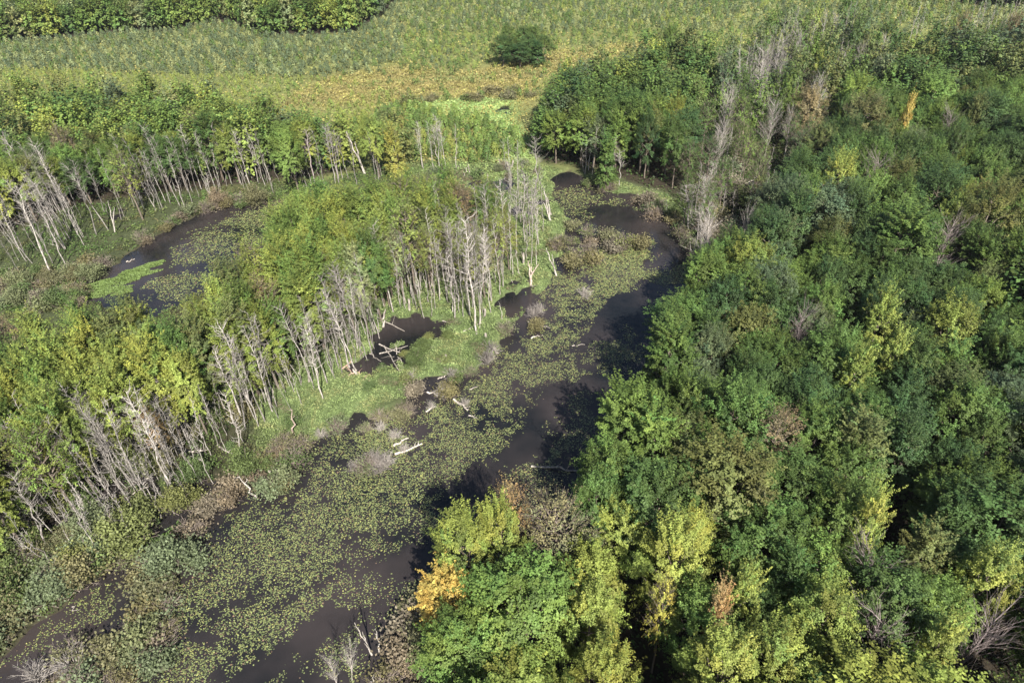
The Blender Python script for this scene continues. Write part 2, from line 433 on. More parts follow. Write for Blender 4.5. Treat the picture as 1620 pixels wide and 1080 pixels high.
# dead trees: bare bole and branches
def make_dead_proto(seed, h=17.0, r=.17, n_br=22, blen=2.2, low=.45, up=.9, fork=0, twigs=3):
    g = np.random.default_rng(seed)
    a = Tubes()
    tp = wob((0, 0, -.5), (g.normal(0, .35), g.normal(0, .35), h), 9, .13, g)
    a.add(tp, np.linspace(r, r * .22, 9) * (1 + .1 * g.normal(0, 1, 9)), 7)
    b = Tubes() if n_br > 8 else a
    for f in range(fork):
        i = 2 + f
        e = tp[i] + np.array([g.normal(0, 1.0), g.normal(0, 1.0), h * g.uniform(.3, .5)])
        a.add(wob(tp[i], e, 5, .12, g), np.linspace(r * .7, r * .25, 5), 6)
    for i in range(n_br):
        t = low + (1 - low) * (i + g.random()) / n_br
        k = t * 8; k0 = min(7, int(k)); s = tp[k0] + (tp[k0 + 1] - tp[k0]) * (k - k0)
        an = g.uniform(0, 6.28); L_ = blen * (1.15 - t * .6) * g.uniform(.45, 1.2)
        d = norm(np.array([[math.cos(an), math.sin(an), up * g.uniform(.5, 1.5)]]))[0]
        e = s + d * L_
        pth = wob(s, e, 4, .08, g)
        b.add(pth, [.036, .028, .018, .009], 4)
        for j in range(twigs):
            q = pth[1 + j % 3]
            dd = norm((d + rand_dirs(1, g)[0] * .8 + np.array([0, 0, .4]))[None])[0]
            b.add([q, q + dd * L_ * g.uniform(.3, .6)], [.014, .006], 3)
    return b.mesh("branches", DEADWOOD) if b is not a else None, a.mesh("trunk", DEADWOOD), h

DEADS = [make_dead_proto(400 + i, h=16 + .6 * i, r=.085 + .012 * (i % 4), n_br=26 + 5 * (i % 4), blen=1.5 + .35 * (i % 4), low=.30 + .09 * (i % 4), up=1.3, twigs=4) for i in range(9)]
BARECROWN = [make_dead_proto(430 + i, h=11, r=.16, n_br=60, blen=4.2, low=.30, up=1.1, fork=2, twigs=6) for i in range(3)]
FORKED = [make_dead_proto(440 + i, h=10, r=.30, n_br=8, blen=1.6, low=.6, fork=2, twigs=1) for i in range(3)]
POLES = [make_dead_proto(450 + i, h=9, r=.10, n_br=2, blen=.7, low=.5, twigs=0) for i in range(4)]

WANDS = [make_dead_proto(470 + i, h=9 + i * .4, r=.05 + .008 * (i % 3), n_br=12 + 4 * (i % 3), blen=.9, low=.4, up=1.5, twigs=2) for i in range(6)]

# shrubs
def make_shrub_proto(seed, R=1.6, h=1.6, n=900, twig=40, size=.12, leafy=1.0):
    g = np.random.default_rng(seed)
    n = int(n * leafy)
    nb = 22
    c = rand_dirs(nb, g, -.1) * np.array([R * .72, R * .72, h * .55]) * g.uniform(.35, 1.35, (nb, 1)) + np.array([0, 0, h * .35])
    i = g.integers(0, nb, n)
    P = c[i] + g.normal(0, 1, (n, 3)) * (g.uniform(.10, .30, nb)[i] * R)[:, None] * np.array([1, 1, .8])
    P[:, 2] = np.maximum(P[:, 2], .05)
    N = np.array([0, 0, 1.]) + rand_dirs(n, g) * .9
    T = (g.uniform(.7, 1.3, nb)[i] * g.uniform(.75, 1.3, n))[:, None] * np.ones((1, 3))
    V = leaves_at(P, N, size, g) if n else np.zeros((0, 3))
    fm = mesh_np("foliage", V, quads(len(V)), SHRUBLEAF, np.repeat(T, 4, 0)) if n else None
    tb = Tubes()
    for k in range(twig):
        d = rand_dirs(1, g, .15)[0] * np.array([R, R, h * 1.25]) * g.uniform(.6, 1.05)
        s = g.normal(0, .12 * R, 3) * np.array([1, 1, 0])
        m = s + d * .5 + np.array([0, 0, .12 * h])
        tb.add([s + np.array([0, 0, -.15]), m, s + d], [.035, .024, .008], 3)
        for q in range(4):
            tt = norm((d + rand_dirs(1, g)[0] * R)[None])[0] * R * g.uniform(.2, .4)
            b0 = s + d * g.uniform(.4, .95)
            tb.add([b0, b0 + tt], [.013, .005], 3)
    return fm, tb.mesh("stems", DEADWOOD)

SHRUBS = [make_shrub_proto(500 + i, n=1500, twig=26) for i in range(6)]
TWIGGY = [make_shrub_proto(520 + i, n=550, twig=60, size=.10) for i in range(4)]
BARESHRUB = [make_shrub_proto(530 + i, leafy=0, twig=70, h=2.0) for i in range(3)]
SOFT = [make_shrub_proto(540 + i, R=1.8, h=2.6, n=5200, twig=16, size=.085) for i in range(4)]

# ------------------------------------------------------------------ things
ALL = []      # dict(obj, kind, px, tone, label)
RADIUS = {"tree": 3}
def thing(name, cat, group, parts, x, y, z, rz, sc, color, anchor_z, tone, label=None, woodcolor=None):
    """parts: [(part name, mesh)] under an Empty at the thing's foot"""
    root = bpy.data.objects.new(name, None)
    root.empty_display_size = .5
    C.objects.link(root)
    root.location = (x, y, z)
    if isinstance(rz, (tuple, list)): root.rotation_euler = rz
    else: root.rotation_euler = (0, 0, rz)
    root.scale = sc
    root["category"] = cat
    if group: root["group"] = group
    for pn, me in parts:
        if me is None: continue
        o = bpy.data.objects.new(pn, me); C.objects.link(o); o.parent = root
        o.color = (*(color if pn in ("crown", "foliage") else (woodcolor or (1, 1, 1))), 1)
    q = to_px(x, y, z + anchor_z * sc[2])
    ALL.append(dict(obj=root, kind=cat, px=q[0], py=q[1], w=q[2], tone=tone, label=label))
    return root

# leaf colours (albedo)
PAL = {
    "dark green": (.054, .090, .025), "deep green": (.046, .080, .026), "mid green": (.076, .120, .029), "bright green": (.112, .166, .038),
    "grey green": (.078, .104, .050), "olive green": (.098, .114, .038), "yellow green": (.156, .190, .042), "lime": (.188, .222, .050),
    "lemon yellow": (.310, .300, .065), "golden yellow": (.400, .300, .080), "orange": (.260, .180, .080), "russet": (.160, .120, .064),
    "tan brown": (.170, .145, .075), "pale green": (.175, .200, .085),
}
def jitter(c, g=rnd, a=.12):
    k = 1 + g.uniform(-a, a); h = g.uniform(-a, a) * .6
    return (c[0] * k * (1 + h), c[1] * k, c[2] * k * (1 - h))

def pick(w):
    ks = list(w); return rnd.choices(ks, [w[k] for k in ks])[0]

def scatter(pl, spacing, jit=.33, seed=0):
    g = np.random.default_rng(seed)
    lo = pl.min(0); hi = pl.max(0)
    xs = np.arange(lo[0], hi[0], spacing); ys = np.arange(lo[1], hi[1], spacing * .866)
    X, Y = np.meshgrid(xs, ys); X = X + (np.arange(len(ys))[:, None] % 2) * spacing * .5
    P = np.stack([X.ravel(), Y.ravel()], 1) + g.uniform(-jit, jit, (X.size, 2)) * spacing
    return P[inside(P, pl)]

def nosh(P, pl):
    return ~inside(P, pl)

def view_mask(P, z=8, mx=260, top=-40, bot=1400):
    o = []
    for x, y in P:
        q = to_px(x, y, z); o.append(-mx < q[0] < 1620 + mx and top < q[1] < bot and q[2] > 12)
    return np.array(o, bool)

# special crowns: (px, py of the crown, height seen, palette, proto family, size, name used in labels, kind label)
SPECIAL = [
    (702, 925, 9, "golden yellow", "C", 1.05, "golden tree at the waterside"),
    (808, 795, 12, "orange", "T", .62, "small orange-topped tree"),
    (878, 822, 11, (.15, .15, .075), "H", 1.15, "large half-bare grey tree"),
    (735, 850, 12, "yellow green", "F", .85, "pale feathery waterside tree"),
    (790, 840, 12, "yellow green", "F", .80, "second feathery yellow-green tree"),
    (825, 935, 12, "bright green", "M", 1.2, "broad bright green tree"),
    (1000, 640, 12, "bright green", "M", 1.25, "bright green tree overhanging water"),
    (1048, 945, 12, "lemon yellow", "T", .40, "slim gold-orange crown"),
    (1182, 925, 13, "lime", "C", .62, "small lime crown"),
    (1382, 808, 13, "lime", "C", .60, "small lemon-yellow top"),
    (1583, 880, 13, "lime", "M", .60, "yellow crown near the edge"),
    (1372, 912, 10, None, "B", .80, "bare maroon crown"),
    (1398, 1025, 10, None, "B", .85, "lower bare dark crown"),
    (1545, 1015, 10, None, "B", .62, "wide bare dark crown"),
    (1497, 1002, 13, "lime", "C", .60, "gold-tipped narrow crown"),
    (1135, 978, 11, "orange", "C", .45, "rusty orange crown"),
    (1145, 1038, 13, "lime", "F", .85, "feathery lime tree"),
    (1232, 682, 12, "russet", "T", .85, "russet crown deep in forest"),
    (1423, 542, 13, "lime", "C", .68, "small bright lime crown"),
    (1512, 492, 13, "yellow green", "M", .90, "round yellow-green crown"),
    (1357, 582, 12, "yellow green", "C", .80, "narrow yellowing crown"),
    (1402, 484, 13, "yellow green", "C", .85, "yellow-green forked crown"),
    (1282, 150, 13, "tan brown", "M", .95, "tan orange crown"),
    (1372, 168, 13, (.115, .115, .045), "F", 1.55, "huge pale olive crown"),
    (1436, 180, 12, "golden yellow", "C", .50, "small golden sprig"),
    (1398, 262, 12, None, "B", 1.0, "bare grey forest crown"),
    (1505, 190, 12, None, "B", .70, "small bare upland crown"),
    (1192, 402, 12, "yellow green", "M", .95, "yellow-green bankside crown"),
    (1262, 512, 11, None, "B", .60, "small bare hollow crown"),
    (1500, 368, 12, None, "B", .85, "bare crown among dark greens"),
    (1524, 34, 12, "tan brown", "M", .70, "far orange crown"),
    (1605, 42, 12, "russet", "M", .85, "far rusty crown"),
    (1062, 62, 11, "mid green", "M", 1.0, "far round green crown"),
    (620, 225, 9, (.24, .24, .06), "K", 1.0, "golden cone-shaped tree"),
    (727, 298, 14, "russet", "T", .95, "rust-topped island tree"),
    (607, 310, 14, "lime", "C", .85, "lemon-topped island tree"),
    (172, 605, 13, "lime", "C", 1.10, "bright yellow island tree"),
    (14, 578, 12, "bright green", "M", 1.1, "lone rich green tree"),
    (52, 520, 13, "lime", "C", 1.0, "lime tree above the shrubs"),
    (228, 655, 8, "orange", "T", .60, "orange sapling in shade"),
    (408, 442, 14, "russet", "T", .80, "reddish island crown"),
    (8, 530, 12, "russet", "T", .80, "dusty red crown"),
    (93, 215, 13, "tan brown", "T", .95, "brownish crown above the snags"),
    (300, 185, 13, "russet", "T", .75, "thin reddish woodland crown"),
    (472, 318, 13, "bright green", "M", .90, "bright green pondside tree"),
    (345, 470, 13, "lime", "C", 1.0, "tall lime island tree"),
    (1330, 265, 13, "lime", "F", .95, "feathery light green crown"),
    (1490, 290, 13, "deep green", "F", 1.4, "huge deep green feathery crown"),
    (1240, 310, 12, "grey green", "M", 1.25, "broad blue-green crown"),
    (1070, 860, 13, "lime", "F", .95, "feathery yellow bankside crown"),
    (1225, 1040, 12, "yellow green", "F", .85, "feathery green crown low down"),
    (1310, 960, 13, "yellow green", "M", .80, "rounded yellow-green crown"),
    (450, 215, 13, "bright green", "M", .85, "bright woodland crown"),
    (190, 260, 12, "yellow green", "T", .95, "thin yellow-green woodland tree"),
    (960, 235, 9, "mid green", "K", 1.1, "green cone-shaped tree"),
]
FAM = {"M": MAPLES, "F": FEATHERY, "C": COLUMNS, "T": THIN, "H": HALFBARE, "K": CONES}
KINDNAME = {"M": ("broadleaf_tree", "tree"), "F": ("feathery_tree", "feathery tree"), "C": ("yellowing_tree", "yellowing tree"), "T": ("thinning_tree", "thinning tree"), "H": ("half_bare_tree", "half-bare tree"), "K": ("conical_tree", "conical tree")}
taken = []
LAND = []   # landmarks (px, py, phrase)
sp_i = 0
for (px, py, hz, colr, fam, s, phrase) in SPECIAL:
    x, y = ground(px, py, hz)
    LAND.append((px, py, "the " + phrase))
    tone = colr if isinstance(colr, str) else "pale"
    if fam == "B":
        pr = BARECROWN[sp_i % 3]
        thing("bare_tree", "bare tree", "leafless crowns in the forest", [("branches", pr[0]), ("trunk", pr[1])], x, y, .3, rnd.uniform(0, 6.28), (s * 1.1, s * 1.1, 1.12), (1, 1, 1), 11, "bare",
              label=phrase + " of dense leafless twigs, among full green crowns" if len(phrase.split()) < 7 else phrase, woodcolor=(.55, .48, .50))
        taken.append((x, y, 1.0 * s))
    else:
        pr = FAM[fam][sp_i % len(FAM[fam])]
        c = jitter(PAL[colr] if isinstance(colr, str) else colr, a=.05)
        s = s * .86
        nm, cat = KINDNAME[fam]
        zs = {"golden tree at the waterside": .72, "orange sapling in shade": .6}.get(phrase, 1.0 + .05 * rnd.random())
        thing(nm, cat, None, [("crown", pr[0]), ("trunk", pr[1])], x, y, .2, rnd.uniform(0, 6.28), (s, s, zs), c, 12, tone, label="single " + phrase)
        taken.append((x, y, (1.4 if fam in 'CT' else 2.6) * s))
    sp_i += 1

def free(x, y, r):
    for a, b, c in taken:
        if (a - x) ** 2 + (b - y) ** 2 < (r + c) ** 2: return False
    return True

# --- crowds of living trees
def zone_palette(px, py, x, y):
    """what grows where"""
    n = float(vnoise(np.array([[x, y]]), 16.0, 5)[0])
    if px < 880 and py > 290 and not (px > 640 and py > 760):     # island
        if px > 560: return dict([("yellow green", 5), ("bright green", 3), ("lime", 2), ("pale green", 1.5), ("olive green", 1), ("mid green", .7)])
        return dict([("yellow green", 6), ("lime", 3.0), ("bright green", 3), ("olive green", 1.2), ("mid green", .7)])
    if px < 700 and py < 75:
        return dict([("mid green", 3), ("bright green", 3), ("yellow green", 3), ("olive green", 2), ("pale green", 1.5), ("grey green", 1)])
    if px < 650:
        return dict([("mid green", 3), ("bright green", 3), ("yellow green", 3.5), ("pale green", 1), ("olive green", 2), ("dark green", .7), ("grey green", .7)])
    if py > 790 and px < 1560:
        k = max(0, min(1, (1250 - px) / 350))
        return dict([("lime", .8 + 4.5 * k), ("yellow green", 2 + 4 * k), ("bright green", 3), ("mid green", 4 - 2 * k), ("dark green", 2.5 * (1.2 - k)), ("olive green", 1.2)])
    if py < 120:
        return dict([("mid green", 4), ("grey green", 2), ("dark green", 2), ("olive green", 2), ("yellow green", .8)])
    if n > .62:
        return dict([("yellow green", .8), ("bright green", 2), ("mid green", 4), ("olive green", 1.2), ("dark green", 2.5)])
    return dict([("dark green", 4), ("deep green", 2.2), ("mid green", 5), ("grey green", 1.8), ("olive green", .9), ("bright green", 1.2)])

pop = []    # (x, y, size, tone, fam)
P = scatter(FOREST_E, 4.7, .37, 1)
P = P[view_mask(P, 10, 220, -10, 1500) & nosh(P, VALLEY)]
for x, y in P:
    q = to_px(x, y, 11)
    s = rnd.uniform(.60, .94) * (1.38 if rnd.random() < .15 else 1)
    if q[0] < 1130 and q[1] > 740: s *= .92
    if rnd.random() < .03: continue
    pop.append((x, y, s, "E"))
P = scatter(FOREST_ISL, 3.7, .36, 2)
P = P[view_mask(P, 10, 160, -10, 1500)]
for x, y in P: pop.append((x, y, rnd.uniform(.72, 1.05), "I"))
P = scatter(FOREST_W, 4.5, .36, 3)
P = P[view_mask(P, 10, 160, -10, 1500)]
for x, y in P: pop.append((x, y, rnd.uniform(.68, 1.0), "W"))
for pl, sd_ in ((FOREST_NW, 4), (FOREST_FAR, 5)):
    P = scatter(pl, 5.2, .40, sd_)
    P = P[view_mask(P, 10, 160, -60, 1500)]
    for x, y in P: pop.append((x, y, rnd.uniform(.6, 1.1), "N"))
for x, y in scatter(VALLEY, 9.0, .4, 6):
    pop.append((x, y, rnd.uniform(.45, .8), "V"))
pop = [p for p in pop if free(p[0], p[1], 1.4 * p[2])]
pop.sort(key=lambda p: to_px(p[0], p[1], 10)[2])
n_green = n_yel = 0
rest = []
for x, y, s, zone in pop:
    q = to_px(x, y, 12)
    seen = -30 < q[0] < 1650 and -10 < q[1] < 1105
    tone = pick(zone_palette(q[0], q[1], x, y))
    c = jitter(PAL[tone])
    if zone == "I" and n_yel < 300:
        fam = "T" if rnd.random() < .16 else ("M" if rnd.random() < .15 else "C")
        if fam == "M": s *= .8
        pr = FAM[fam][rnd.randrange(len(FAM[fam]))]
        edge = 1.0
        thing("island_tree", "island tree", "trees crowding the island", [("crown", pr[0]), ("trunk", pr[1])], x, y, .1, rnd.uniform(0, 6.28), (s, s, rnd.uniform(.90, 1.14)), c, 12, tone)
        n_yel += 1
    elif zone != "N" and ((n_green < 300 and seen) or (not seen and q[2] < 80 and q[1] > 0)):
        fam = "F" if rnd.random() < .10 else ("C" if rnd.random() < .10 else "M")
        if zone == "V": fam = "T"
        k = s * (1.2 if fam == "C" else 1.0)
        pr = FAM[fam][rnd.randrange(len(FAM[fam]))]
        thing("broadleaf_tree", "tree", "full-leaved trees of the woods round the channel", [("crown", pr[0]), ("trunk", pr[1])], x, y, .2, rnd.uniform(0, 6.28), (k, k, rnd.uniform(.72, .98) + (.16 if k > .98 else 0)), c, 12, tone)
        n_green += 1 if seen else 0
    else:
        rest.append((x, y, s, c))
print("individual trees", n_green, n_yel, "rest", len(rest))
V, T = [], []
for x, y, s, c in rest:
    v, t = (MIDS if math.hypot(x, y) < 175 else LOWS)[rnd.randrange(8)]
    a = rnd.uniform(0, 6.28); ca, sa = math.cos(a), math.sin(a)
    zs = rnd.uniform(.68, 1.12)
    w = v * np.array([s, s, zs])
    V.append(np.stack([w[:, 0] * ca - w[:, 1] * sa + x, w[:, 0] * sa + w[:, 1] * ca + y, w[:, 2] + .2], 1)); T.append(t * np.array(c))
V = np.concatenate(V); T = np.concatenate(T)
o = link("distant_forest", mesh_np("distant_forest", V, quads(len(V)), LEAF, T)); o["kind"] = "stuff"
o["label"] = "far-off mixed woodland canopy reading as one mass"

# --- conifer clump out in the field
for i, (px, py, s) in enumerate([(797, 109, 1.05), (810, 103, .8), (823, 110, 1.15), (838, 106, .9), (851, 109, 1.2), (862, 103, .8), (828, 94, .9), (845, 92, 1.0), (806, 95, .7)]):
    x, y = ground(px, py)
    pr = (MAPLES[:4] + CONES[:1])[i % 5]; s *= .85
    thing("evergreen_tree", "evergreen tree", "lone clump of dark evergreens in the yellow field", [("crown", pr[0]), ("trunk", pr[1])], x, y, .3, rnd.uniform(0, 6.28), (s, s, rnd.uniform(.5, .72)), jitter((.065, .105, .03), a=.25), 8, "dark green")
LAND.append((825, 95, "the evergreen clump in the field"))

# --- dead trees standing in the stands
def dead(pr, x, y, h, name="dead_tree", cat="dead tree", group="dead trees standing in the wetland", lean=(0, 0), col=None, label=None, w=1.0, z=0.0):
    k = h / pr[2]
    kk = w * (.75 + .25 * k)
    v = rnd.uniform(.42, .92); c = col or (v, v * .97, v * .95)
    return thing(name, cat, group, [("branches", pr[0]), ("trunk", pr[1])], x, y, z, (lean[1], lean[0], rnd.uniform(0, 6.28)), (kk, kk, k), c, pr[2] * .8, "grey", label, woodcolor=c)

STANDS = [
    ([(-40, 400), (0, 330), (60, 305), (180, 300), (215, 325), (150, 400), (90, 440), (0, 460)], 46, 11, 16, .09),
    ([(200, 330), (230, 310), (370, 295), (390, 305), (320, 325), (260, 340)], 24, 11, 15, .05),
    ([(375, 303), (385, 282), (430, 280), (435, 300)], 12, 11, 14, .03),
    ([(470, 296), (540, 285), (600, 283), (605, 292), (500, 303)], 7, 10, 14, .03),
    ([(645, 270), (700, 262), (735, 270), (700, 280)], 6, 9, 12, .02),
    ([(600, 450), (700, 430), (790, 400), (815, 440), (795, 470), (765, 525), (730, 515), (690, 500), (610, 500)], 74, 10, 16, .04),
    ([(790, 300), (860, 300), (865, 350), (850, 440), (825, 440), (800, 370)], 20, 9, 14, .03),
    ([(480, 590), (600, 520), (620, 510), (590, 560), (550, 600), (500, 620)], 18, 10, 14.5, .06),
    ([(375, 680), (400, 640), (440, 625), (440, 650), (400, 690)], 12, 11, 15, .08),
    ([(60, 790), (130, 740), (250, 700), (330, 680), (320, 740), (250, 800), (130, 840)], 38, 9, 15, .13),
    ([(-20, 880), (0, 800), (60, 790), (110, 850), (60, 900)], 14, 8, 13, .18),
    ([(1165, 150), (1240, 110), (1320, 85), (1345, 100), (1250, 140), (1215, 170), (1195, 230), (1160, 240)], 46, 12, 17, .05),
    ([(1085, 345), (1120, 300), (1165, 440), (1110, 470), (1090, 400)], 26, 6, 11, .10),
    ([(900, 272), (950, 272), (1010, 298), (990, 302), (930, 285)], 6, 8, 12, .03),
]
SPIRES = 0
for k, (pl, n, h0, h1, ln) in enumerate(STANDS):
    P_ = poly(pl); g = np.random.default_rng(900 + k)
    lo, hi = P_.min(0), P_.max(0); got = []
    while len(got) < n:
        q = g.uniform(lo, hi, (400, 2)); q = q[inside(q, P_)]
        for a in q:
            if len(got) < n and all((a[0] - b[0]) ** 2 + (a[1] - b[1]) ** 2 > .8 for b in got): got.append(a)
    for a in got:
        pr = DEADS[rnd.randrange(9)] if rnd.random() < .86 else POLES[rnd.randrange(4)]
        h = rnd.uniform(h0, h1) if pr in DEADS else rnd.uniform(3, h0 * .7)
        # boles lean towards the open water, as shore trees do
        dead(pr, a[0], a[1], h, lean=(g.normal(-ln * .5, .035 + ln * .35), g.normal(ln * .1, .03 + ln * .3)), w=rnd.uniform(.75, 1.25) * (1.3 if rnd.random() < .15 else 1))

g = np.random.default_rng(977); q = g.uniform(VALLEY.min(0), VALLEY.max(0), (3000, 2)); q = q[inside(q, VALLEY)][:26]
for a in q:
    s_ = g.uniform(.5, .9); v = g.uniform(.6, 1.0)
    pr = BARECROWN[g.integers(0, 3)]
    thing("bare_tree", "bare tree", "leafless crowns in the forest", [("branches", pr[0]), ("trunk", pr[1])], a[0], a[1], .1, g.uniform(0, 6.28), (s_, s_, g.uniform(.75, 1.1)), (1, 1, 1), 11, "grey", woodcolor=(v, v * .96, v * .94))
SAPL = [
    ([(-40, 400), (0, 320), (60, 290), (200, 290), (240, 320), (150, 405), (90, 440), (0, 460)], 34, 6, 12, .06),
    ([(200, 330), (230, 310), (450, 288), (640, 272), (640, 285), (390, 312), (260, 340)], 34, 6, 12, .04),
    ([(600, 440), (700, 420), (790, 390), (820, 440), (795, 475), (765, 530), (720, 520), (600, 500)], 34, 6, 13, .05),
    ([(370, 690), (400, 640), (500, 590), (600, 510), (620, 520), (560, 600), (430, 670)], 36, 6, 12, .06),
    ([(90, 800), (240, 740), (400, 700), (400, 760), (300, 800), (220, 870), (120, 880)], 26, 4, 9, .16),
    ([(-30, 960), (-20, 860), (100, 850), (240, 800), (220, 880), (60, 930)], 26, 5, 10, .14),
    ([(0, 860), (60, 780), (250, 690), (370, 670), (370, 720), (250, 800), (110, 860)], 60, 5, 12, .12),
    ([(1150, 250), (1165, 130), (1240, 95), (1330, 75), (1370, 110), (1290, 170), (1230, 250), (1190, 400), (1110, 440), (1090, 350)], 60, 5, 11, .06),
    ([(1370, 88), (1620, 70), (1620, 84), (1400, 102)], 26, 12, 15, .04),
]
for k, (pl, n, h0, h1, ln) in enumerate(SAPL):
    P_ = poly(pl); g = np.random.default_rng(950 + k)
    lo, hi = P_.min(0), P_.max(0); q = g.uniform(lo, hi, (4000, 2)); q = q[inside(q, P_)][:n]
    for a in q:
        dead(WANDS[rnd.randrange(6)], a[0], a[1], rnd.uniform(h0, h1), name="dead_sapling", cat="dead sapling", group="thin dead saplings among the bigger boles", lean=(g.normal(-ln * .4, .05), g.normal(0, .05)), w=rnd.uniform(.8, 1.3))

# hand-surveyed snags: base px, top px, family, width, phrase
def snag(bx, by, tx, ty, fam, w, phrase, extra, cat="dead tree", name="dead_tree", col=None):
    b = np.array([*ground(bx, by), 0.0])
    d = fw * FPX + RT * (tx - 810.0) + UP * (540.0 - ty)
    c = np.array([0, 0, CAM_H])
    n_ = d[:2] / np.linalg.norm(d[:2])
    t = ((b - c)[:2] @ n_) / (d[:2] @ n_)
    top = c + d * t
    v = top - b; h = np.linalg.norm(v)
    q = Vector((0, 0, 1)).rotation_difference(Vector(v)).to_euler()
    pr = fam[rnd.randrange(len(fam))]
    k = h / pr[2]
    cc = col or (.98, .95, .92)
    r = thing(name, cat, None, [("branches", pr[0]), ("trunk", pr[1])], b[0], b[1], 0, tuple(q), (w * max(k, .5), w * max(k, .5), k), cc, pr[2] * .6, "grey", phrase + " " + extra, woodcolor=cc)
    LAND.append(((bx + tx) / 2, (by + ty) / 2, "the " + phrase))
snag(722, 272, 722, 198, DEADS, 1.6, "tall white snag", "standing alone on the far marsh edge beside the young trees")
snag(872, 354, 864, 296, FORKED, 1.2, "forked pale snag", "with three upright arms above the shrubs by the channel head")
snag(880, 436, 866, 392, FORKED, 1.0, "curved two-armed snag", "rising white from the shrubs at the channel bank")
snag(841, 452, 838, 412, FORKED, 1.6, "thick broken snag", "of pinkish wood on a green tussock beside black water", col=(1.1, .95, .88))
snag(464, 690, 464, 650, POLES, 3.4, "stout brown stump", "standing upright on the shrubby island shore", name="stump", cat="stump", col=(.8, .66, .6))
snag(512, 636, 484, 520, DEADS, 1.5, "tall leaning bole", "whose bare foot stands in open green marsh")
snag(566, 556, 552, 440, DEADS, 1.1, "slender bole above mud", "left of the fallen red-brown timber")
snag(755, 530, 742, 350, DEADS, 1.5, "tallest twin white bole", "at the front of the dense central stand")
snag(758, 520, 760, 360, DEADS, 1.1, "straight partner bole", "just behind the tallest white bole")
snag(777, 497, 766, 372, DEADS, 1.1, "thin straight bole", "at the marshy corner of the central stand")
snag(795, 507, 795, 478, POLES, 1.4, "short bare pole", "standing apart on bright green marsh")
snag(848, 425, 846, 318, DEADS, 1.0, "slim bole by tussock", "rising behind the thick broken snag")
snag(821, 432, 817, 385, POLES, 1.0, "slim grey pole", "leaning over a fallen trunk in the marsh")
snag(404, 788, 380, 756, POLES, 3.2, "thick leaning stub", "tilting out over the lily pads at the shore", name="stump", cat="stump")
snag(387, 728, 363, 615, DEADS, 1.6, "big shoreline snag", "bending up from bushes on the island's south shore")
snag(275, 782, 192, 615, DEADS, 1.4, "long curved bole", "sweeping up from the south swamp")
snag(224, 706, 180, 630, DEADS, 1.5, "pair-trunked swamp snag", "over dark mud beside the yellow tree")
snag(305, 699, 272, 620, DEADS, 1.3, "straight swamp bole", "left of the soft olive bushes")
snag(268, 712, 252, 672, FORKED, .6, "Y-shaped swamp snag", "with one arm thrown up to the side")
snag(119, 872, 96, 832, POLES, 2.2, "white split stub", "among fern-green undergrowth in the south swamp")
snag(82, 438, 22, 300, DEADS, 1.5, "front western bole", "longest of those leaning at the west marsh")
snag(108, 348, 62, 240, DEADS, 1.2, "leaning western snag", "rising out of the snag stand below the woods")
snag(183, 370, 172, 318, FORKED, .7, "white forked pond snag", "by the brown bushes north of the pond")
snag(336, 325, 325, 275, DEADS, 1.3, "pale pond-head snag", "with a drooping broom of twigs")
snag(498, 292, 482, 208, DEADS, 1.7, "mauve feathered snag", "standing before the western woods", col=(.85, .76, .8))
snag(537, 285, 525, 210, DEADS, 1.5, "dusky slim snag", "before the western woods near its gap", col=(.85, .78, .8))
snag(578, 278, 550, 208, FORKED, .9, "V-topped white snag", "at the eastern end of the western woods")
snag(668, 265, 660, 195, DEADS, 1.3, "white snag pair", "between the golden cone tree and the open reeds")
snag(1055, 335, 1056, 316, POLES, 1.8, "crooked little snag", "on the far bank of the bend", name="stump", cat="stump")
snag(1103, 360, 1082, 332, FORKED, .9, "fallen-over fan snag", "leaning from the dark bank at the bend")
snag(1122, 345, 1125, 300, DEADS, 1.3, "bone white bank snag", "upright behind the bend of the channel")
snag(1175, 245, 1180, 185, FORKED, .8, "orange-stained snag", "in the bare hollow between the woods", col=(1.1, .92, .8))
snag(1283, 100, 1290, 45, DEADS, 1.6, "white topmost snag", "tallest in the distant bare strip")
snag(665, 1052, 664, 1008, POLES, 1.5, "white wand-like pole", "standing in the bushes beside the bright green tree")
snag(600, 1030, 604, 998, POLES, 1.6, "short white curved pole", "at the foot of the channel beside black water")
snag(588, 1035, 563, 985, FORKED, .6, "bleached leaning branch", "above the lowest lily pads")
snag(557, 1075, 549, 1020, BARECROWN, .55, "silvery broom-shaped snag", "by the channel's lower end", cat="bare tree", name="bare_tree")
snag(536, 1092, 520, 1040, BARECROWN, .5, "grey fan of twigs", "lowest beside the channel", cat="bare tree", name="bare_tree")
snag(585, 1085, 586, 1060, POLES, 1.5, "short lower stub", "under the bushes beside the silvery broom")
snag(950, 850, 952, 770, DEADS, 1.3, "thin forest-edge snag", "among green crowns behind the half-bare tree", col=(.7, .62, .62))
snag(893, 900, 890, 860, BARECROWN, .5, "purple-grey bare sapling", "below the half-bare grey tree", cat="bare tree", name="bare_tree", col=(.7, .6, .65))
snag(1080, 510, 1045, 500, BARECROWN, .55, "silver bare bush tree", "overhanging the shaded water", cat="bare tree", name="bare_tree")
snag(1110, 475, 1100, 410, BARECROWN, .6, "large grey bank snag", "with many upright twigs over the channel", cat="bare tree", name="bare_tree")

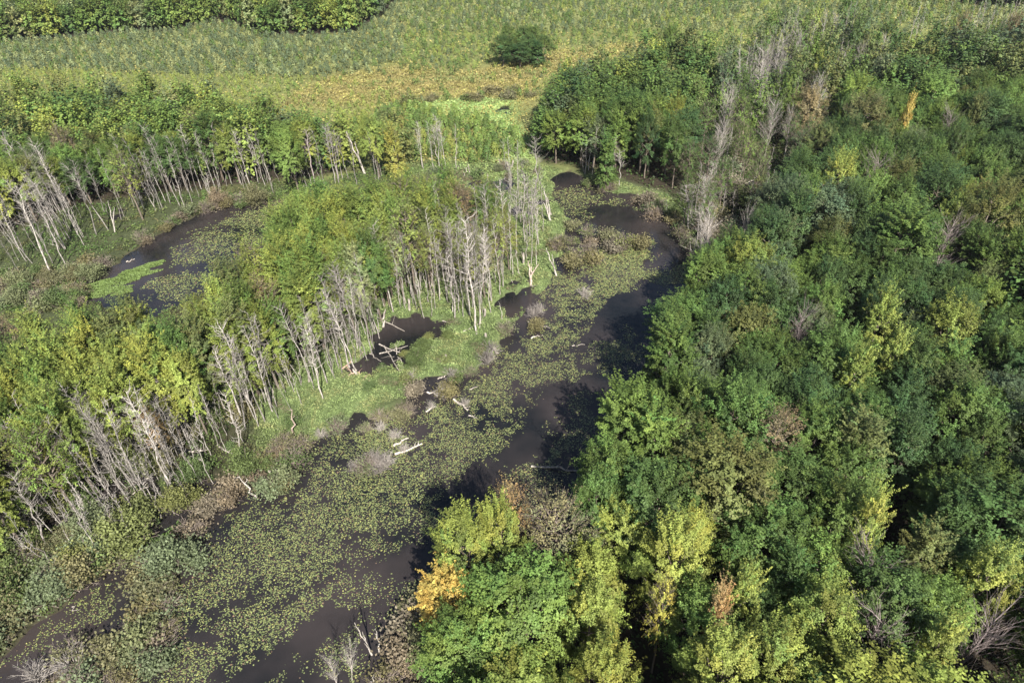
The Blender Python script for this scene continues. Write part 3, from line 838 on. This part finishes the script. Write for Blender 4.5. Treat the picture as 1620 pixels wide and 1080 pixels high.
g = np.random.default_rng(988)
SM = []
for k in range(4):
    tb = Tubes(); hh = .9 + .35 * k
    tb.add(wob((0, 0, -.3), (g.normal(0, .12), g.normal(0, .12), hh), 5, .05, g), np.array([.26, .19, .16, .14, .10]) * g.uniform(.6, 1.1), 8)
    tb.add([(0, 0, hh * .7), (.12, .05, hh + .25)], [.07, .015], 4)
    for r_ in range(4):
        a = g.uniform(0, 6.28); tb.add([(0, 0, .12), (.28 * math.cos(a), .28 * math.sin(a), .02), (.5 * math.cos(a), .5 * math.sin(a), -.12)], [.09, .06, .02], 4)
    SM.append(tb.mesh("stump", DEADWOOD))
q = g.uniform(MARSH.min(0), MARSH.max(0), (3000, 2)); q = q[inside(q, MARSH) & (water_d(q) > -1.0)][:46]
for k, a in enumerate(q):
    v = g.uniform(.55, 1.1); s_ = g.uniform(.6, 1.3)
    o = link("stump", SM[k % 4], None, (a[0], a[1], 0), (g.normal(0, .12), g.normal(0, .12), g.uniform(0, 6.28)), (s_, s_, s_)); o.color = (v, v * .95, v * .9, 1)
    o["category"] = "stump"; o["group"] = "broken stumps dotted over the marsh"
    p_ = to_px(a[0], a[1], .6)
    ALL.append(dict(obj=o, kind="small stump", px=p_[0], py=p_[1], w=p_[2], tone="weathered", label=None))

# --- fallen logs
def log_mesh(L_, r, g, nb=3):
    tb = Tubes()
    pth = wob((0, 0, 0), (L_, 0, g.uniform(-.05, .25)), 6, .10 + L_ * .012, g)
    tb.add(pth, np.linspace(r, r * .45, 6), 7)
    for i in range(nb):
        s = pth[2 + i % 4]; d = norm(np.array([[g.uniform(.2, .8), g.uniform(-1, 1), g.uniform(.3, 1.2)]]))[0]
        tb.add(wob(s, s + d * L_ * g.uniform(.15, .35), 4, .05, g), [r * .35, r * .28, r * .18, r * .08], 4)
    return tb.mesh("fallen_log", DEADWOOD)
LOGS = [
    (20, 800, 70, 850, .16, "weathered trunk fallen through bushes at the swamp's west"), (150, 830, 175, 880, .15, "weathered trunk pointing at the side pool"), (90, 760, 150, 775, .13, "weathered trunk lying level in mid swamp"),
    (280, 735, 320, 760, .12, "weathered trunk near the long curved bole"), (200, 705, 240, 730, .12, "weathered trunk lying on black mud below the yellow trees"),
    (608, 548, 632, 590, .09, "thin stick leaning in the middle of the mud pool"), (600, 560, 645, 548, .10, "dead limb crossing behind the leaning mud-pool stick"), (625, 545, 640, 590, .08, "upright-angled stick by the mud pool's right rim"),
    (568, 590, 590, 610, .11, "short red-brown log at the mud pool's near rim"), (545, 575, 560, 595, .12, "stubby reddish log nearest the slender bole"), (700, 508, 735, 516, .09, "thin grey trunk fallen across marsh below the stand"),
    (270, 660, 310, 700, .10, "thin trunk fallen among the Y-shaped snag's bushes"), (150, 720, 190, 760, .13, "pale trunk fallen at the mid swamp"), (130, 760, 175, 735, .11, "crossed pale trunk over the mid-swamp one"), (210, 840, 245, 810, .10, "broken limb under the soft bushes"),
    (622, 707, 646, 693, .17, "pale log with a raised root fan, in dark water between lily pads"), (625, 719, 668, 702, .17, "long curved pale log lying in dark water below the others"),
    (718, 632, 739, 650, .17, "straight pinkish log floating beside the pad field"), (676, 621, 702, 628, .15, "pale log pointing at the twig fan near the marsh edge"),
    (674, 652, 689, 645, .12, "small white log with upright twigs in the inlet"), (743, 616, 756, 613, .10, "tiny crescent log on open water by the shore bushes"),
    (742, 658, 755, 664, .10, "little hooked log on the rim of the pad field"), (840, 738, 915, 745, .14, "long thin fallen trunk across the pads towards the right bank"),
    (795, 390, 828, 425, .15, "long trunk tilted through marsh near the thick broken snag"), (790, 415, 812, 448, .12, "thin fallen trunk dipping into the small black pool"),
    (733, 525, 768, 512, .10, "short crossed log at the foot of the tallest bole"), (820, 432, 843, 455, .22, "stout arched log joined to the thick broken snag's tussock"),
    (666, 462, 700, 470, .11, "fallen trunk in shade beneath the central stand"), (592, 500, 640, 525, .11, "leaning fallen trunk at the stand's muddy edge"),
    (600, 545, 640, 560, .12, "fallen timber lying over the brown mud pool"), (585, 560, 603, 572, .10, "short forked branch stuck in the brown mud pool"),
    (540, 585, 575, 560, .14, "first of the reddish fallen logs beneath the slender bole"), (535, 600, 570, 590, .12, "second reddish log, crossing low by the mud"),
    (650, 600, 656, 578, .10, "thin stick jutting from marsh beside the mud pool"), (693, 600, 705, 596, .10, "short white log where marsh meets the inlet"),
    (725, 560, 740, 545, .10, "orange-tinged broken stick on the green marsh"), (450, 625, 415, 600, .12, "slanting trunk leaning out of the island trees onto marsh"),
    (300, 715, 330, 712, .14, "short bright log lying in the south swamp shade"), (345, 705, 368, 720, .16, "thick log end beside the soft olive bushes"),
    (225, 760, 270, 740, .12, "diagonal fallen trunk through the south swamp"), (180, 800, 235, 770, .12, "long pale trunk lying over swamp bushes"),
    (60, 780, 105, 800, .18, "thick white trunk collapsed in the south swamp"), (30, 735, 100, 790, .16, "long broken trunk beside the collapsed one"),
    (0, 740, 60, 790, .12, "slim trunk fallen at the swamp's western end"), (40, 830, 80, 885, .12, "thin bent trunk near the fern-green undergrowth"),
    (100, 810, 118, 825, .18, "short thick butt of a log in dark swamp"), (75, 855, 88, 880, .12, "pale stub log by soft olive bushes"),
    (10, 850, 22, 868, .12, "short fallen stick at the swamp's far west"), (15, 425, 0, 470, .12, "fallen bole in the dark western corner"),
    (15, 468, 38, 458, .14, "white log crossing low under the western snags"), (0, 455, 15, 470, .12, "small log below the western snags"),
    (200, 415, 214, 411, .12, "curved driftwood log on the pond's north bank"), (115, 960, 125, 965, .07, "small stick floating on the side pool's pads"),
    (1195, 285, 1160, 300, .12, "fallen trunk in the bare hollow"), (835, 510, 870, 520, .10, "grey fallen branch amid pads under the shore bush"),
    (840, 536, 858, 530, .12, "whitish log tip at the shore near the twig bush"), (940, 380, 952, 376, .10, "white log lying on the brown bush island"),
    (905, 548, 925, 545, .06, "sunken stick near the pads' edge"), (270, 893, 300, 893, .07, "thin horizontal stick at the lower shore"),
]
for i, (ax, ay, bx, by, r, lab) in enumerate(LOGS):
    a = ground(ax, ay); b = ground(bx, by); L_ = float(np.hypot(*(b - a)))
    g = np.random.default_rng(1200 + i)
    o = link("fallen_log", log_mesh(L_, r, g, 2 + i % 3), None, (a[0], a[1], max(.10, r * .5)), (0, 0, math.atan2(b[1] - a[1], b[0] - a[0])))
    vv = .6 + .4 * ((i * 37) % 10) / 10
    if 'pale' in lab or 'white' in lab: vv = 1.05
    c = (vv, vv * .95, vv * .9) if "red" not in lab else (.9, .68, .58)
    o.color = (*c, 1); o["category"] = "log"; o["label"] = lab; o["group"] = "fallen logs in water and marsh"

# --- shrubs
SHCOL = {"olive-brown": (.125, .118, .056), "grey-brown": (.150, .125, .085), "grey-green": (.115, .135, .066), "dull green": (.080, .110, .036), "yellow-olive": (.120, .135, .045)}
def shrubs(pl, spacing, w, fams, s0, s1, seed, group, name="shrub", cat="shrub", keep=1.0, z=0.0):
    P = scatter(poly(pl), spacing, .4, seed)
    for x, y in P:
        if rnd.random() > keep: continue
        q = to_px(x, y, 1)
        if not (-40 < q[0] < 1660 and q[1] < 1110): continue
        tone = pick(w); s = rnd.uniform(s0, s1)
        fam = fams[rnd.randrange(len(fams))]; pr = fam[rnd.randrange(len(fam))]
        wc = (.55, .48, .44) if fam is not BARESHRUB else (.6, .57, .56)
        thing(name, cat, group, [("foliage", pr[0]), ("stems", pr[1])], x, y, z, rnd.uniform(0, 6.28), (s, s, s * rnd.uniform(.8, 1.15)), jitter(SHCOL[tone]), 1, tone, woodcolor=wc)
W1 = {"olive-brown": 4, "grey-brown": 3, "grey-green": 3, "dull green": 2}
shrubs([(440, 700), (500, 690), (480, 730), (450, 770), (380, 795), (320, 820), (300, 860), (270, 850), (330, 790), (400, 750)], 2.4, W1, [SHRUBS, TWIGGY], .8, 1.4, 21, "shoreline shrubs")
shrubs([(190, 905), (270, 890), (290, 960), (270, 1040), (240, 1100), (60, 1100), (100, 1030), (200, 990), (230, 940)], 2.3, W1, [SHRUBS, TWIGGY, TWIGGY], .8, 1.5, 22, "shoreline shrubs")
shrubs([(-20, 900), (60, 900), (90, 940), (20, 1000), (-30, 1060)], 2.4, W1, [SHRUBS, TWIGGY], .9, 1.5, 23, "shoreline shrubs")
shrubs([(870, 385), (905, 362), (950, 368), (1000, 380), (1032, 394), (1028, 404), (960, 410), (890, 430), (875, 405)], 3.2, {"olive-brown": 4, "grey-brown": 3, "yellow-olive": 3}, [SHRUBS, TWIGGY], .9, 1.5, 24, "shrubs on the brushy islet")
shrubs([(870, 284), (960, 297), (1040, 320), (1092, 355), (1108, 430), (1096, 420), (1074, 372), (1024, 340), (955, 311), (880, 299)], 3.4, W1, [SHRUBS, TWIGGY], .8, 1.5, 25, "shrubs round the channel bend", keep=.7)
shrubs([(730, 590), (770, 560), (800, 520), (830, 500), (870, 480), (880, 500), (830, 540), (790, 575), (750, 605), (700, 610)], 2.9, W1, [TWIGGY, SHRUBS, BARESHRUB], .7, 1.3, 26, "shoreline shrubs", keep=.75)
shrubs([(670, 600), (730, 600), (725, 625), (690, 640), (660, 660), (600, 675), (570, 690), (520, 700), (530, 680), (640, 640)], 2.6, W1, [TWIGGY, SHRUBS, BARESHRUB], .6, 1.15, 27, "shoreline shrubs", keep=.6)
shrubs([(560, 740), (600, 730), (615, 755), (570, 770)], 2.0, {"grey-green": 3, "grey-brown": 1}, [TWIGGY, BARESHRUB], .7, 1.2, 28, "small shrub islet in the pads")
shrubs([(-20, 440), (60, 440), (200, 410), (260, 350), (330, 325), (380, 318), (420, 322), (300, 345), (215, 400), (150, 445), (130, 490), (-20, 500)], 2.6, W1, [SHRUBS, TWIGGY, SOFT], .8, 1.5, 29, "shrubs west of the pond", keep=.85)
shrubs([(640, 1020), (660, 960), (700, 980), (700, 1100), (600, 1100)], 2.1, W1, [SHRUBS, TWIGGY, SOFT], .8, 1.5, 30, "shrubs on the lower bank")
shrubs([(1110, 300), (1160, 200), (1230, 130), (1340, 95), (1300, 120), (1220, 200), (1190, 300), (1160, 420), (1110, 430)], 4.6, W1, [SHRUBS, TWIGGY, SOFT], 1.1, 2.0, 31, "shrubs in the bare hollow", keep=.8)
shrubs([(0, 880), (60, 830), (200, 780), (280, 740), (350, 700), (420, 700), (400, 760), (320, 790), (260, 850), (180, 890), (60, 940)], 3.2, {"dull green": 5, "yellow-olive": 2, "olive-brown": 2}, [SOFT, SOFT, SHRUBS, TWIGGY], .5, 1.25, 32, "soft feathery bushes of the south swamp", name="soft_bush", cat="bush", keep=.8)
shrubs([(20, 800), (100, 720), (300, 640), (400, 620), (390, 690), (260, 740), (100, 830)], 3.6, {"dull green": 3, "yellow-olive": 2, "olive-brown": 1}, [SOFT, SHRUBS], .8, 1.3, 33, "undergrowth bushes below the leaning boles", name="soft_bush", cat="bush", keep=.7)
shrubs([(420, 640), (520, 640), (560, 600), (640, 520), (700, 530), (780, 520), (800, 540), (740, 580), (640, 610), (560, 650), (440, 700)], 4.0, {"dull green": 2, "yellow-olive": 2, "olive-brown": 1}, [SOFT, SHRUBS], .4, .85, 34, "low bushes dotted on the marsh", keep=.8)
shrubs([(600, 280), (840, 262), (860, 285), (740, 285), (620, 295)], 4.5, W1, [SHRUBS, TWIGGY, SOFT], .7, 1.3, 35, "shrubs on the far marsh", keep=.7)
shrubs([(600, 165), (720, 150), (820, 140), (850, 160), (780, 165), (650, 178)], 6.5, {"olive-brown": 3, "yellow-olive": 3, "dull green": 2}, [SHRUBS], 1.0, 2.0, 36, "scrub bushes at the field's wet edge", keep=.8)

shrubs([(-30, 650), (60, 640), (130, 740), (230, 800), (250, 850), (200, 900), (60, 960), (-30, 1010)], 3.6, {"dull green": 5, "yellow-olive": 3, "grey-green": 1}, [SOFT], 1.3, 2.3, 38, "tall willowy bushes of the south swamp", name="willow_bush", cat="willow bush", keep=.3)
shrubs([(-20, 900), (60, 880), (250, 880), (290, 900), (180, 900), (110, 940), (40, 1010), (-20, 1060)], 2.2, W1, [SHRUBS, TWIGGY, SOFT], .8, 1.6, 39, "shrubs hemming the side pool", keep=.9)
P = scatter(poly([(600, 450), (700, 415), (800, 395), (820, 430), (780, 480), (700, 480), (610, 500)]), 4.2, .4, 40)
for x, y in P:
    s = rnd.uniform(.45, .75); tone = pick({"yellow green": 3, "pale green": 2, "lime": 1})
    thing("thinning_tree", "thinning tree", "thin-leaved trees mixed into the central dead stand", [("crown", THIN[rnd.randrange(3)][0]), ("trunk", THIN[0][1])], x, y, .1, rnd.uniform(0, 6.28), (s, s, rnd.uniform(.7, .95)), jitter(PAL[tone]), 12, tone)

# hand-placed bare shrubs in the water
for (px, py, s, lab) in [(626, 692, .9, "white leafless bush growing over the pale log in the inlet"), (640, 712, .7, "small leafless bush beside the long curved log"), (700, 625, 1.1, "large white leafless bush in the inlet mouth"),
                         (682, 645, .7, "leafless bush rising from the small white log"), (735, 640, .7, "thin leafless bush behind the straight pinkish log"), (648, 600, .8, "leafless brush pile on the marsh tip"),
                         (612, 735, 1.1, "silver leafless bush on the shrub islet's edge"), (603, 680, .8, "grey leafless bush amid the inlet pads"), (716, 600, 1.1, "arching leafless bush at the marsh corner"),
                         (925, 470, 1.2, "tall grey leafless bush surrounded by lily pads"), (852, 494, 1.0, "white leafless bush leaning over open water"), (345, 800, .8, "pale leafless bush on the muddy lower shore"),
                         (235, 905, 1.1, "upright leafless bush beside the soft bushes"), (95, 925, 1.1, "white leafless bush at the head of the side pool"), (120, 1055, 1.5, "big silvery leafless bush low in the side pool"),
                         (60, 1075, 1.4, "drooping grey leafless bush at the lowest corner"), (335, 790, .7, "small bleached bush by dark pool"), (510, 690, .8, "grey leafless bush where inlet meets shore")]:
    x, y = ground(px, py); pr = BARESHRUB[rnd.randrange(3)]
    thing("bare_shrub", "bare shrub", None, [("foliage", None), ("stems", pr[1])], x, y, 0, rnd.uniform(0, 6.28), (s * .8, s * .8, s * .8), (1, 1, 1), 1, "bare", label=lab, woodcolor=(.85, .82, .80))

# --- young trees: rows nearest the marsh as things, the rest of the plantation as one mass
def make_young(seed, n=320, size=.16, h=2.6, rr=1.15):
    g = np.random.default_rng(seed)
    t = g.random(n) ** .7
    r = rr * np.sqrt(1 - t) + .08
    a = g.uniform(0, 6.28, n)
    P = np.stack([r * np.cos(a) * g.uniform(.5, 1.1, n), r * np.sin(a) * g.uniform(.5, 1.1, n), .3 + t * h], 1)
    N = np.stack([np.cos(a), np.sin(a), np.full(n, 1.0)], 1) + rand_dirs(n, g) * .6
    T = g.uniform(.75, 1.3, (n, 1)) * np.ones((1, 3))
    return leaves_at(P, N, size, g), np.repeat(T, 4, 0)
YOUNG = [make_young(700 + i) for i in range(5)]
YM = [mesh_np("crown", v, quads(len(v)), LEAF, t) for v, t in YOUNG]
st = Tubes(); st.add([(0, 0, -.2), (0, 0, 1.5), (0, 0, 3.2)], [.06, .045, .015], 5)
STEM = st.mesh("trunk", BARK)
YLOW = [make_young(720 + i, 96, .19, 2.0, 1.0) for i in range(6)]
dirr = ground(800, 225) - ground(640, 180); dirr = dirr / np.linalg.norm(dirr); nrm = np.array([-dirr[1], dirr[0]])
base = ground(700, 215); n_y = 0
rowsP = []
for i in range(-22, 23):
    for j in range(-26, 27):
        p_ = base + nrm * i * 2.9 + dirr * j * 2.3 + rng.normal(0, .28, 2)
        rowsP.append(p_)
rowsP = np.array(rowsP); rowsP = rowsP[inside(rowsP, ROWS) & (rng.random(len(rowsP)) < .93)]
rowsP = rowsP[np.argsort(rowsP[:, 1])]
mass = []
for k, (x, y) in enumerate(rowsP):
    tone = pick({"mid green": 3, "bright green": 3, "yellow green": 1.5}); s = rnd.uniform(.75, 1.25)
    if n_y < 280 and free(x, y, .5):
        i = rnd.randrange(5)
        thing("young_tree", "young tree", "young trees planted in rows", [("crown", YM[i]), ("trunk", STEM)], x, y, .45, rnd.uniform(0, 6.28), (s, s, s), jitter(PAL[tone]), 1.5, tone); n_y += 1
    else:
        mass.append((x, y, s, jitter(PAL[tone])))
# whole plantation
FIELD = poly([(-500, 230), (-100, 215), (60, 190), (250, 190), (450, 205), (560, 215), (640, 172), (760, 160), (850, 160), (900, 130), (1100, 80), (1400, 90), (1700, 40), (2200, -10), (2200, -60), (500, -60), (-500, -60)])
P = scatter(FIELD, 2.7, .30, 77)
bad = inside(P, FOREST_NW) | inside(P, FOREST_E) | inside(P, FOREST_FAR) | inside(P, FOREST_W)
P = P[~bad]; P = P[view_mask(P, 1, 100, -45, 1500)]
gd = sdf(P, GOLD); nn = fbm(P, 28, 91)
keep = rng.random(len(P)) < np.clip(.92 - .75 * np.clip(.5 - gd / 16, 0, 1) + (nn - .5) * .6, .05, .95)
P = P[keep]
nn = fbm(P, 30, 92)
z_f = 1.0
for (x, y), n_ in zip(P, nn):
    q = to_px(x, y, 1)
    greyA = q[0] < 640 and q[1] < 118 + (q[0] - 300) * .03
    far_ = q[1] < 50
    if greyA: w_ = {"grey green": 6, "mid green": 1.5, "pale green": 2.5}; sz = rnd.uniform(.85, 1.25)
    elif q[0] < 600: w_ = {"yellow green": 5, "lime": 2.5, "bright green": 1.5}; sz = rnd.uniform(.5, .95)
    elif far_: w_ = {"grey green": 3, "mid green": 2, "pale green": 2, "dark green": 1, "yellow green": 1}; sz = rnd.uniform(.8, 1.2)
    else: w_ = {"mid green": 3, "dark green": 1.5, "bright green": 2, "yellow green": 2.5, "grey green": 1}; sz = rnd.uniform(.45, 1.15)
    mass.append((x, y, sz, jitter(PAL[pick(w_)])))
V, T = [], []
for x, y, s, c in mass:
    v, t = YLOW[rnd.randrange(6)]
    a = rnd.uniform(0, 6.28); ca, sa = math.cos(a), math.sin(a); w = v * s
    V.append(np.stack([w[:, 0] * ca - w[:, 1] * sa + x, w[:, 0] * sa + w[:, 1] * ca + y, w[:, 2] + .45], 1)); T.append(t * np.array(c))
print("plantation", len(mass))
V = np.concatenate(V); T = np.concatenate(T)
o = link("plantation_of_saplings", mesh_np("plantation", V, quads(len(V)), LEAF, T)); o["kind"] = "stuff"
o["label"] = "far plantation of thousands of small young trees over yellow ground"

# ------------------------------------------------------------------ ground cover (uncountable)
def cover(name, label, pls, dens, size, h0, h1, cols, seed, up=.8, zmin=.02, dist_ref=70.0, patch=3.0, keepf=None, mat=GRASSM, maxn=260000):
    g = np.random.default_rng(seed); PP = []
    for pl in pls:
        lo, hi = pl.min(0), pl.max(0); area = (hi - lo).prod()
        n = int(min(area * dens, 2500000))
        q = g.uniform(lo, hi, (n, 2)); q = q[inside(q, pl)]
        # thinner with distance, as each spray is drawn larger there
        d = np.hypot(q[:, 0], q[:, 1])
        q = q[g.random(len(q)) < np.clip((dist_ref / d) ** 1.15, .02, 1)]
        PP.append(q)
    P = np.concatenate(PP)
    z, _ = land_z(P)
    P = P[z > zmin]; z = z[z > zmin]
    if keepf is not None:
        m = keepf(P); P, z = P[m], z[m]
    if len(P) > maxn:
        m = g.permutation(len(P))[:maxn]; P, z = P[m], z[m]
    d = np.hypot(P[:, 0], P[:, 1])
    s = size * np.clip((d / dist_ref) ** .6, 1, 2.0)
    hh = g.uniform(h0, h1, len(P)) * (.2 + 2.2 * np.clip(fbm(P, patch * .6, seed + 5) - .3, 0, 1))
    Q = np.column_stack([P, z + hh])
    N = np.array([0, 0, up]) + rand_dirs(len(P), g) * .7
    V = leaves_at(Q, N, 1.0, g) if False else None
    n = len(Q); N = norm(N); a = norm(np.cross(N, rand_dirs(n, g))); b = np.cross(N, a)
    ss = (s * g.uniform(.6, 1.35, n))[:, None]
    V = np.stack([Q - a * ss, Q - b * ss * .6, Q + a * ss, Q + b * ss * .6], 1).reshape(-1, 3)
    f = np.clip((fbm(P, patch * 1.5, seed + 9) - .25) * 2, 0, .999)
    cc = np.array(cols); k = f * (len(cols) - 1); k0 = k.astype(int); k1 = np.minimum(k0 + 1, len(cols) - 1)
    T = cc[k0] * (1 - (k - k0))[:, None] + cc[k1] * (k - k0)[:, None]
    T = T * g.uniform(.65, 1.4, (n, 1)) * (.55 + .9 * fbm(P, patch * .35, seed + 20))[:, None]
    o = link(name, mesh_np(name, V, quads(len(V)), mat, np.repeat(T, 4, 0))); o["kind"] = "stuff"; o["label"] = label
    print(name, n)

cover("marsh_plants", "bright green low marsh plants carpeting the island shore", [MARSH], 75, .095, .0, .75, [(.11, .095, .055), (.095, .13, .045), (.15, .20, .07), (.185, .235, .09), (.19, .20, .08), (.145, .19, .065), (.10, .12, .05)], 41)
BANKS = poly([(-150, 1150), (-150, 480), (120, 440), (450, 300), (700, 280), (500, 420), (300, 560), (300, 860), (280, 940), (100, 1000), (0, 1150)])
cover("swamp_undergrowth", "dark green low undergrowth in the swamp", [SWAMP_SW, WEST_MARSH, VALLEY, BANKS], 26, .12, .05, .8, [(.045, .075, .02), (.07, .12, .028), (.09, .12, .035), (.10, .09, .04)], 42,
      keepf=lambda P: fbm(P, 1.9, 88) > .44, maxn=200000)
cover("meadow_grass", "tall yellow and gold field grass between young trees", [FIELD, ROWS, GOLD, poly([(520, 265), (560, 180), (700, 170), (860, 150), (850, 262), (640, 262)])], 6, .16, .1, .9, [(.13, .15, .05), (.20, .205, .065), (.27, .24, .078), (.20, .175, .065), (.12, .15, .05)], 43, up=.3, patch=7.0,
      keepf=lambda P: ~(inside(P, FOREST_W) | inside(P, FOREST_E) | inside(P, FOREST_NW)), maxn=260000)
cover("reed_grass", "pale green reeds round the far pools", [REEDS], 14, .14, .1, .7, [(.18, .27, .09), (.24, .32, .12), (.20, .25, .08)], 44, up=.3, maxn=60000)
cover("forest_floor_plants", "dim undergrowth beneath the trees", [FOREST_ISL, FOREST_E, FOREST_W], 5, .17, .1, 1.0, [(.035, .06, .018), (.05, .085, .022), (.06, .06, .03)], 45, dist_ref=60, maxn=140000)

cover("golden_weeds", "gold and rust tinted weeds in the dry strip of the field", [GOLD], 10, .15, .1, .8, [(.15, .17, .055), (.21, .20, .07), (.25, .215, .08), (.19, .165, .07), (.13, .16, .05)], 46, up=.3, patch=5.0, maxn=40000)
# grass islets in the pond
for i, (px, py, rx, ry, lab) in enumerate([(185, 445, 9, 3.2, "largest bright grass islet across the pond"), (168, 462, 5, 2, "low grass islet nearest the brown bushes"), (205, 432, 3.5, 2, "grass islet behind the largest one"),
                                       (222, 428, 2.4, 1.3, "small round grass islet beside open water"), (195, 462, 2.6, 1.3, "small grass islet before the largest one"), (240, 419, 3.6, 1.5, "farthest grass islet in the pond"),
                                       (135, 463, 4.2, 1.8, "grass islet by the pond's western shore"), (790, 276, 6, 4, "pale reedy islet above the far pool"), (796, 177, 3, 1.4, "tiny round islet in the farthest pool")]):
    g = np.random.default_rng(1500 + i); x, y = ground(px, py)
    n = int(900 + rx * ry * 130)
    a = g.uniform(0, 6.28, n); r = np.sqrt(g.random(n)) * (1 + .25 * np.sin(a * 3 + i) + .12 * np.sin(a * 7))
    P_ = np.stack([r * np.cos(a) * rx * .62, r * np.sin(a) * ry * .62 + r * np.cos(a) * rx * .22, g.uniform(.02, .5, n) * (1.1 - np.clip(r, 0, 1))], 1)
    V = leaves_at(P_, np.array([0, 0, .8]) + rand_dirs(n, g), .13, g)
    T = g.uniform(.75, 1.25, (n, 1)) * np.array([[.13, .185, .055]] if i < 7 else [[.20, .27, .10]])
    o = link("grass_islet", mesh_np("grass_islet", V, quads(len(V)), GRASSM, np.repeat(T, 4, 0)), None, (x, y, 0)); o["category"] = "grass islet"; o["label"] = lab; o["group"] = "grassy islets in still pools"

# lily pads
def lily_pads():
    g = np.random.default_rng(61); out = []
    for k, pl in enumerate(PADS):
        lo, hi = pl.min(0), pl.max(0)
        far = np.hypot(*pl.mean(0)) > 115
        n = int((hi - lo).prod() * (84 if not far else 34))
        q = g.uniform(lo - 1, hi + 1, (n, 2))
        sd_ = sdf(q, pl) + (fbm(q, 4.0, 63) - .5) * 5
        wd = water_d(q)
        dn = fbm(q, 2.6, 64) * .55 + fbm(q, .9, 65) * .45
        thr = .475 + np.clip(sd_ + 2, 0, 4) * .06
        p_ = np.clip((dn - thr + .15) * 5, 0, 1) * .74 + .04 * (dn > .40)
        m = (sd_ < 1.0) & (wd < .3) & (g.random(n) < p_)
        out.append(q[m])
    # strays
    P = np.concatenate(out)
    n = len(P)
    d = np.hypot(P[:, 0], P[:, 1])
    r = g.uniform(.035, .082, n) * np.where(g.random(n) < .12, 1.35, 1) * np.clip(d / 75, 1, 2.0)
    m = 7
    th = np.linspace(.25, 2 * math.pi - .25, m)
    rot = g.uniform(0, 6.28, n)
    tilt = g.normal(0, .16, (n, 2)); z = g.uniform(.012, .09, n)
    V = np.zeros((n, m + 1, 3))
    for j in range(m):
        rr = r * g.uniform(.9, 1.08, n)
        dx = np.cos(th[j] + rot) * rr; dy = np.sin(th[j] + rot) * rr * .85
        V[:, j, 0] = P[:, 0] + dx; V[:, j, 1] = P[:, 1] + dy; V[:, j, 2] = z + dx * tilt[:, 0] + dy * tilt[:, 1]
    V[:, m, :] = np.column_stack([P, z]) + np.stack([np.cos(rot) * r * .15, np.sin(rot) * r * .15, 0 * z], 1)
    V[:, :, 2] = np.maximum(V[:, :, 2], .006)
    F = np.arange(n * (m + 1), dtype=np.int32).reshape(n, m + 1)
    base = np.array([.155, .18, .070]); yel = np.array([.25, .25, .085]); red = np.array([.16, .11, .07]); dk = np.array([.075, .10, .04])
    u = g.random(n)[:, None]
    T = np.where(u < .62, base, np.where(u < .80, dk, np.where(u < .93, yel, red))) * g.uniform(.75, 1.25, (n, 1))
    me = mesh_np("lily_pads", V.reshape(-1, 3), F, PADM, np.repeat(T, m + 1, 0))
    o = link("lily_pads", me); o["kind"] = "stuff"; o["label"] = "countless small round green lily pads floating on dark water"
    print("pads", n)
lily_pads()

# ------------------------------------------------------------------ labels that single out each thing
ORD = ["first", "second", "third", "fourth", "fifth", "sixth", "seventh", "eighth", "ninth", "tenth", "eleventh", "twelfth", "thirteenth", "fourteenth", "fifteenth", "sixteenth", "seventeenth", "eighteenth", "nineteenth", "twentieth"]
DIRS = ["right of", "above and right of", "above", "above and left of", "left of", "below and left of", "below", "below and right of"]
LAND += [(1130, 150, "the bare hollow's far end"), (600, 570, "the brown mud pool"), (820, 470, "the small black pool"), (795, 290, "the far reed-ringed pool"), (240, 440, "the pond's open water"), (150, 960, "the side pool"),
         (1045, 385, "the channel's sharp bend"), (870, 660, "the channel's open middle"), (960, 385, "the brown bush islet"), (585, 750, "the small shrub islet")]
cells = {}
for t in ALL:
    if t["label"]: continue
    best = min(LAND, key=lambda l: (l[0] - t["px"]) ** 2 + ((l[1] - t["py"]) * 1.15) ** 2)
    dx, dy = t["px"] - best[0], best[1] - t["py"]
    k = int(round(math.atan2(dy, dx) / (math.pi / 4))) % 8
    cells.setdefault((t["kind"], best[2], k), []).append((math.hypot(dx, dy), id(t), t))
for (kind, lm, k), v in cells.items():
    v.sort(key=lambda e: e[:2])
    for i, (_, _, t) in enumerate(v):
        o = ORD[i] if i < 20 else "outermost"
        nm = {"tree": "tree", "thinning tree": "thin-leaved tree", "island tree": "island tree", "dead tree": "dead bole", "bare tree": "leafless crown", "dead sapling": "thin dead pole", "shrub": "shrub", "bush": "soft bush", "young tree": "young tree", "evergreen tree": "evergreen"}.get(kind, kind)
        tone = t["tone"]
        t["label"] = f"{tone} {nm}, {o} one {DIRS[k]} {lm}" if len(v) > 1 else f"{tone} {nm} {DIRS[k]} {lm}"
for t in ALL:
    w = t["label"].split()
    if len(w) > 16: t["label"] = " ".join(w[:16])
    t["obj"]["label"] = t["label"]
print("things", len(ALL))

hm, nt, out = newmat("damp_air")
pv = nt.nodes.new("ShaderNodeVolumePrincipled")
pv.inputs["Color"].default_value = (.90, .94, 1.0, 1); pv.inputs["Density"].default_value = .00007; pv.inputs["Anisotropy"].default_value = .25
nt.links.new(pv.outputs[0], out.inputs["Volume"])
x0, x1, y0_, y1_, z0_, z1_ = -900, 900, -80, 1300, -3.0, 66.0
hv = [(x0, y0_, z0_), (x1, y0_, z0_), (x1, y1_, z0_), (x0, y1_, z0_), (x0, y0_, z1_), (x1, y0_, z1_), (x1, y1_, z1_), (x0, y1_, z1_)]
o = link("haze", mesh_np("haze", hv, [[0, 3, 2, 1], [4, 5, 6, 7], [0, 1, 5, 4], [1, 2, 6, 5], [2, 3, 7, 6], [3, 0, 4, 7]], hm)); o["kind"] = "stuff"
o["label"] = "thin pale haze in the damp air over the wetland"
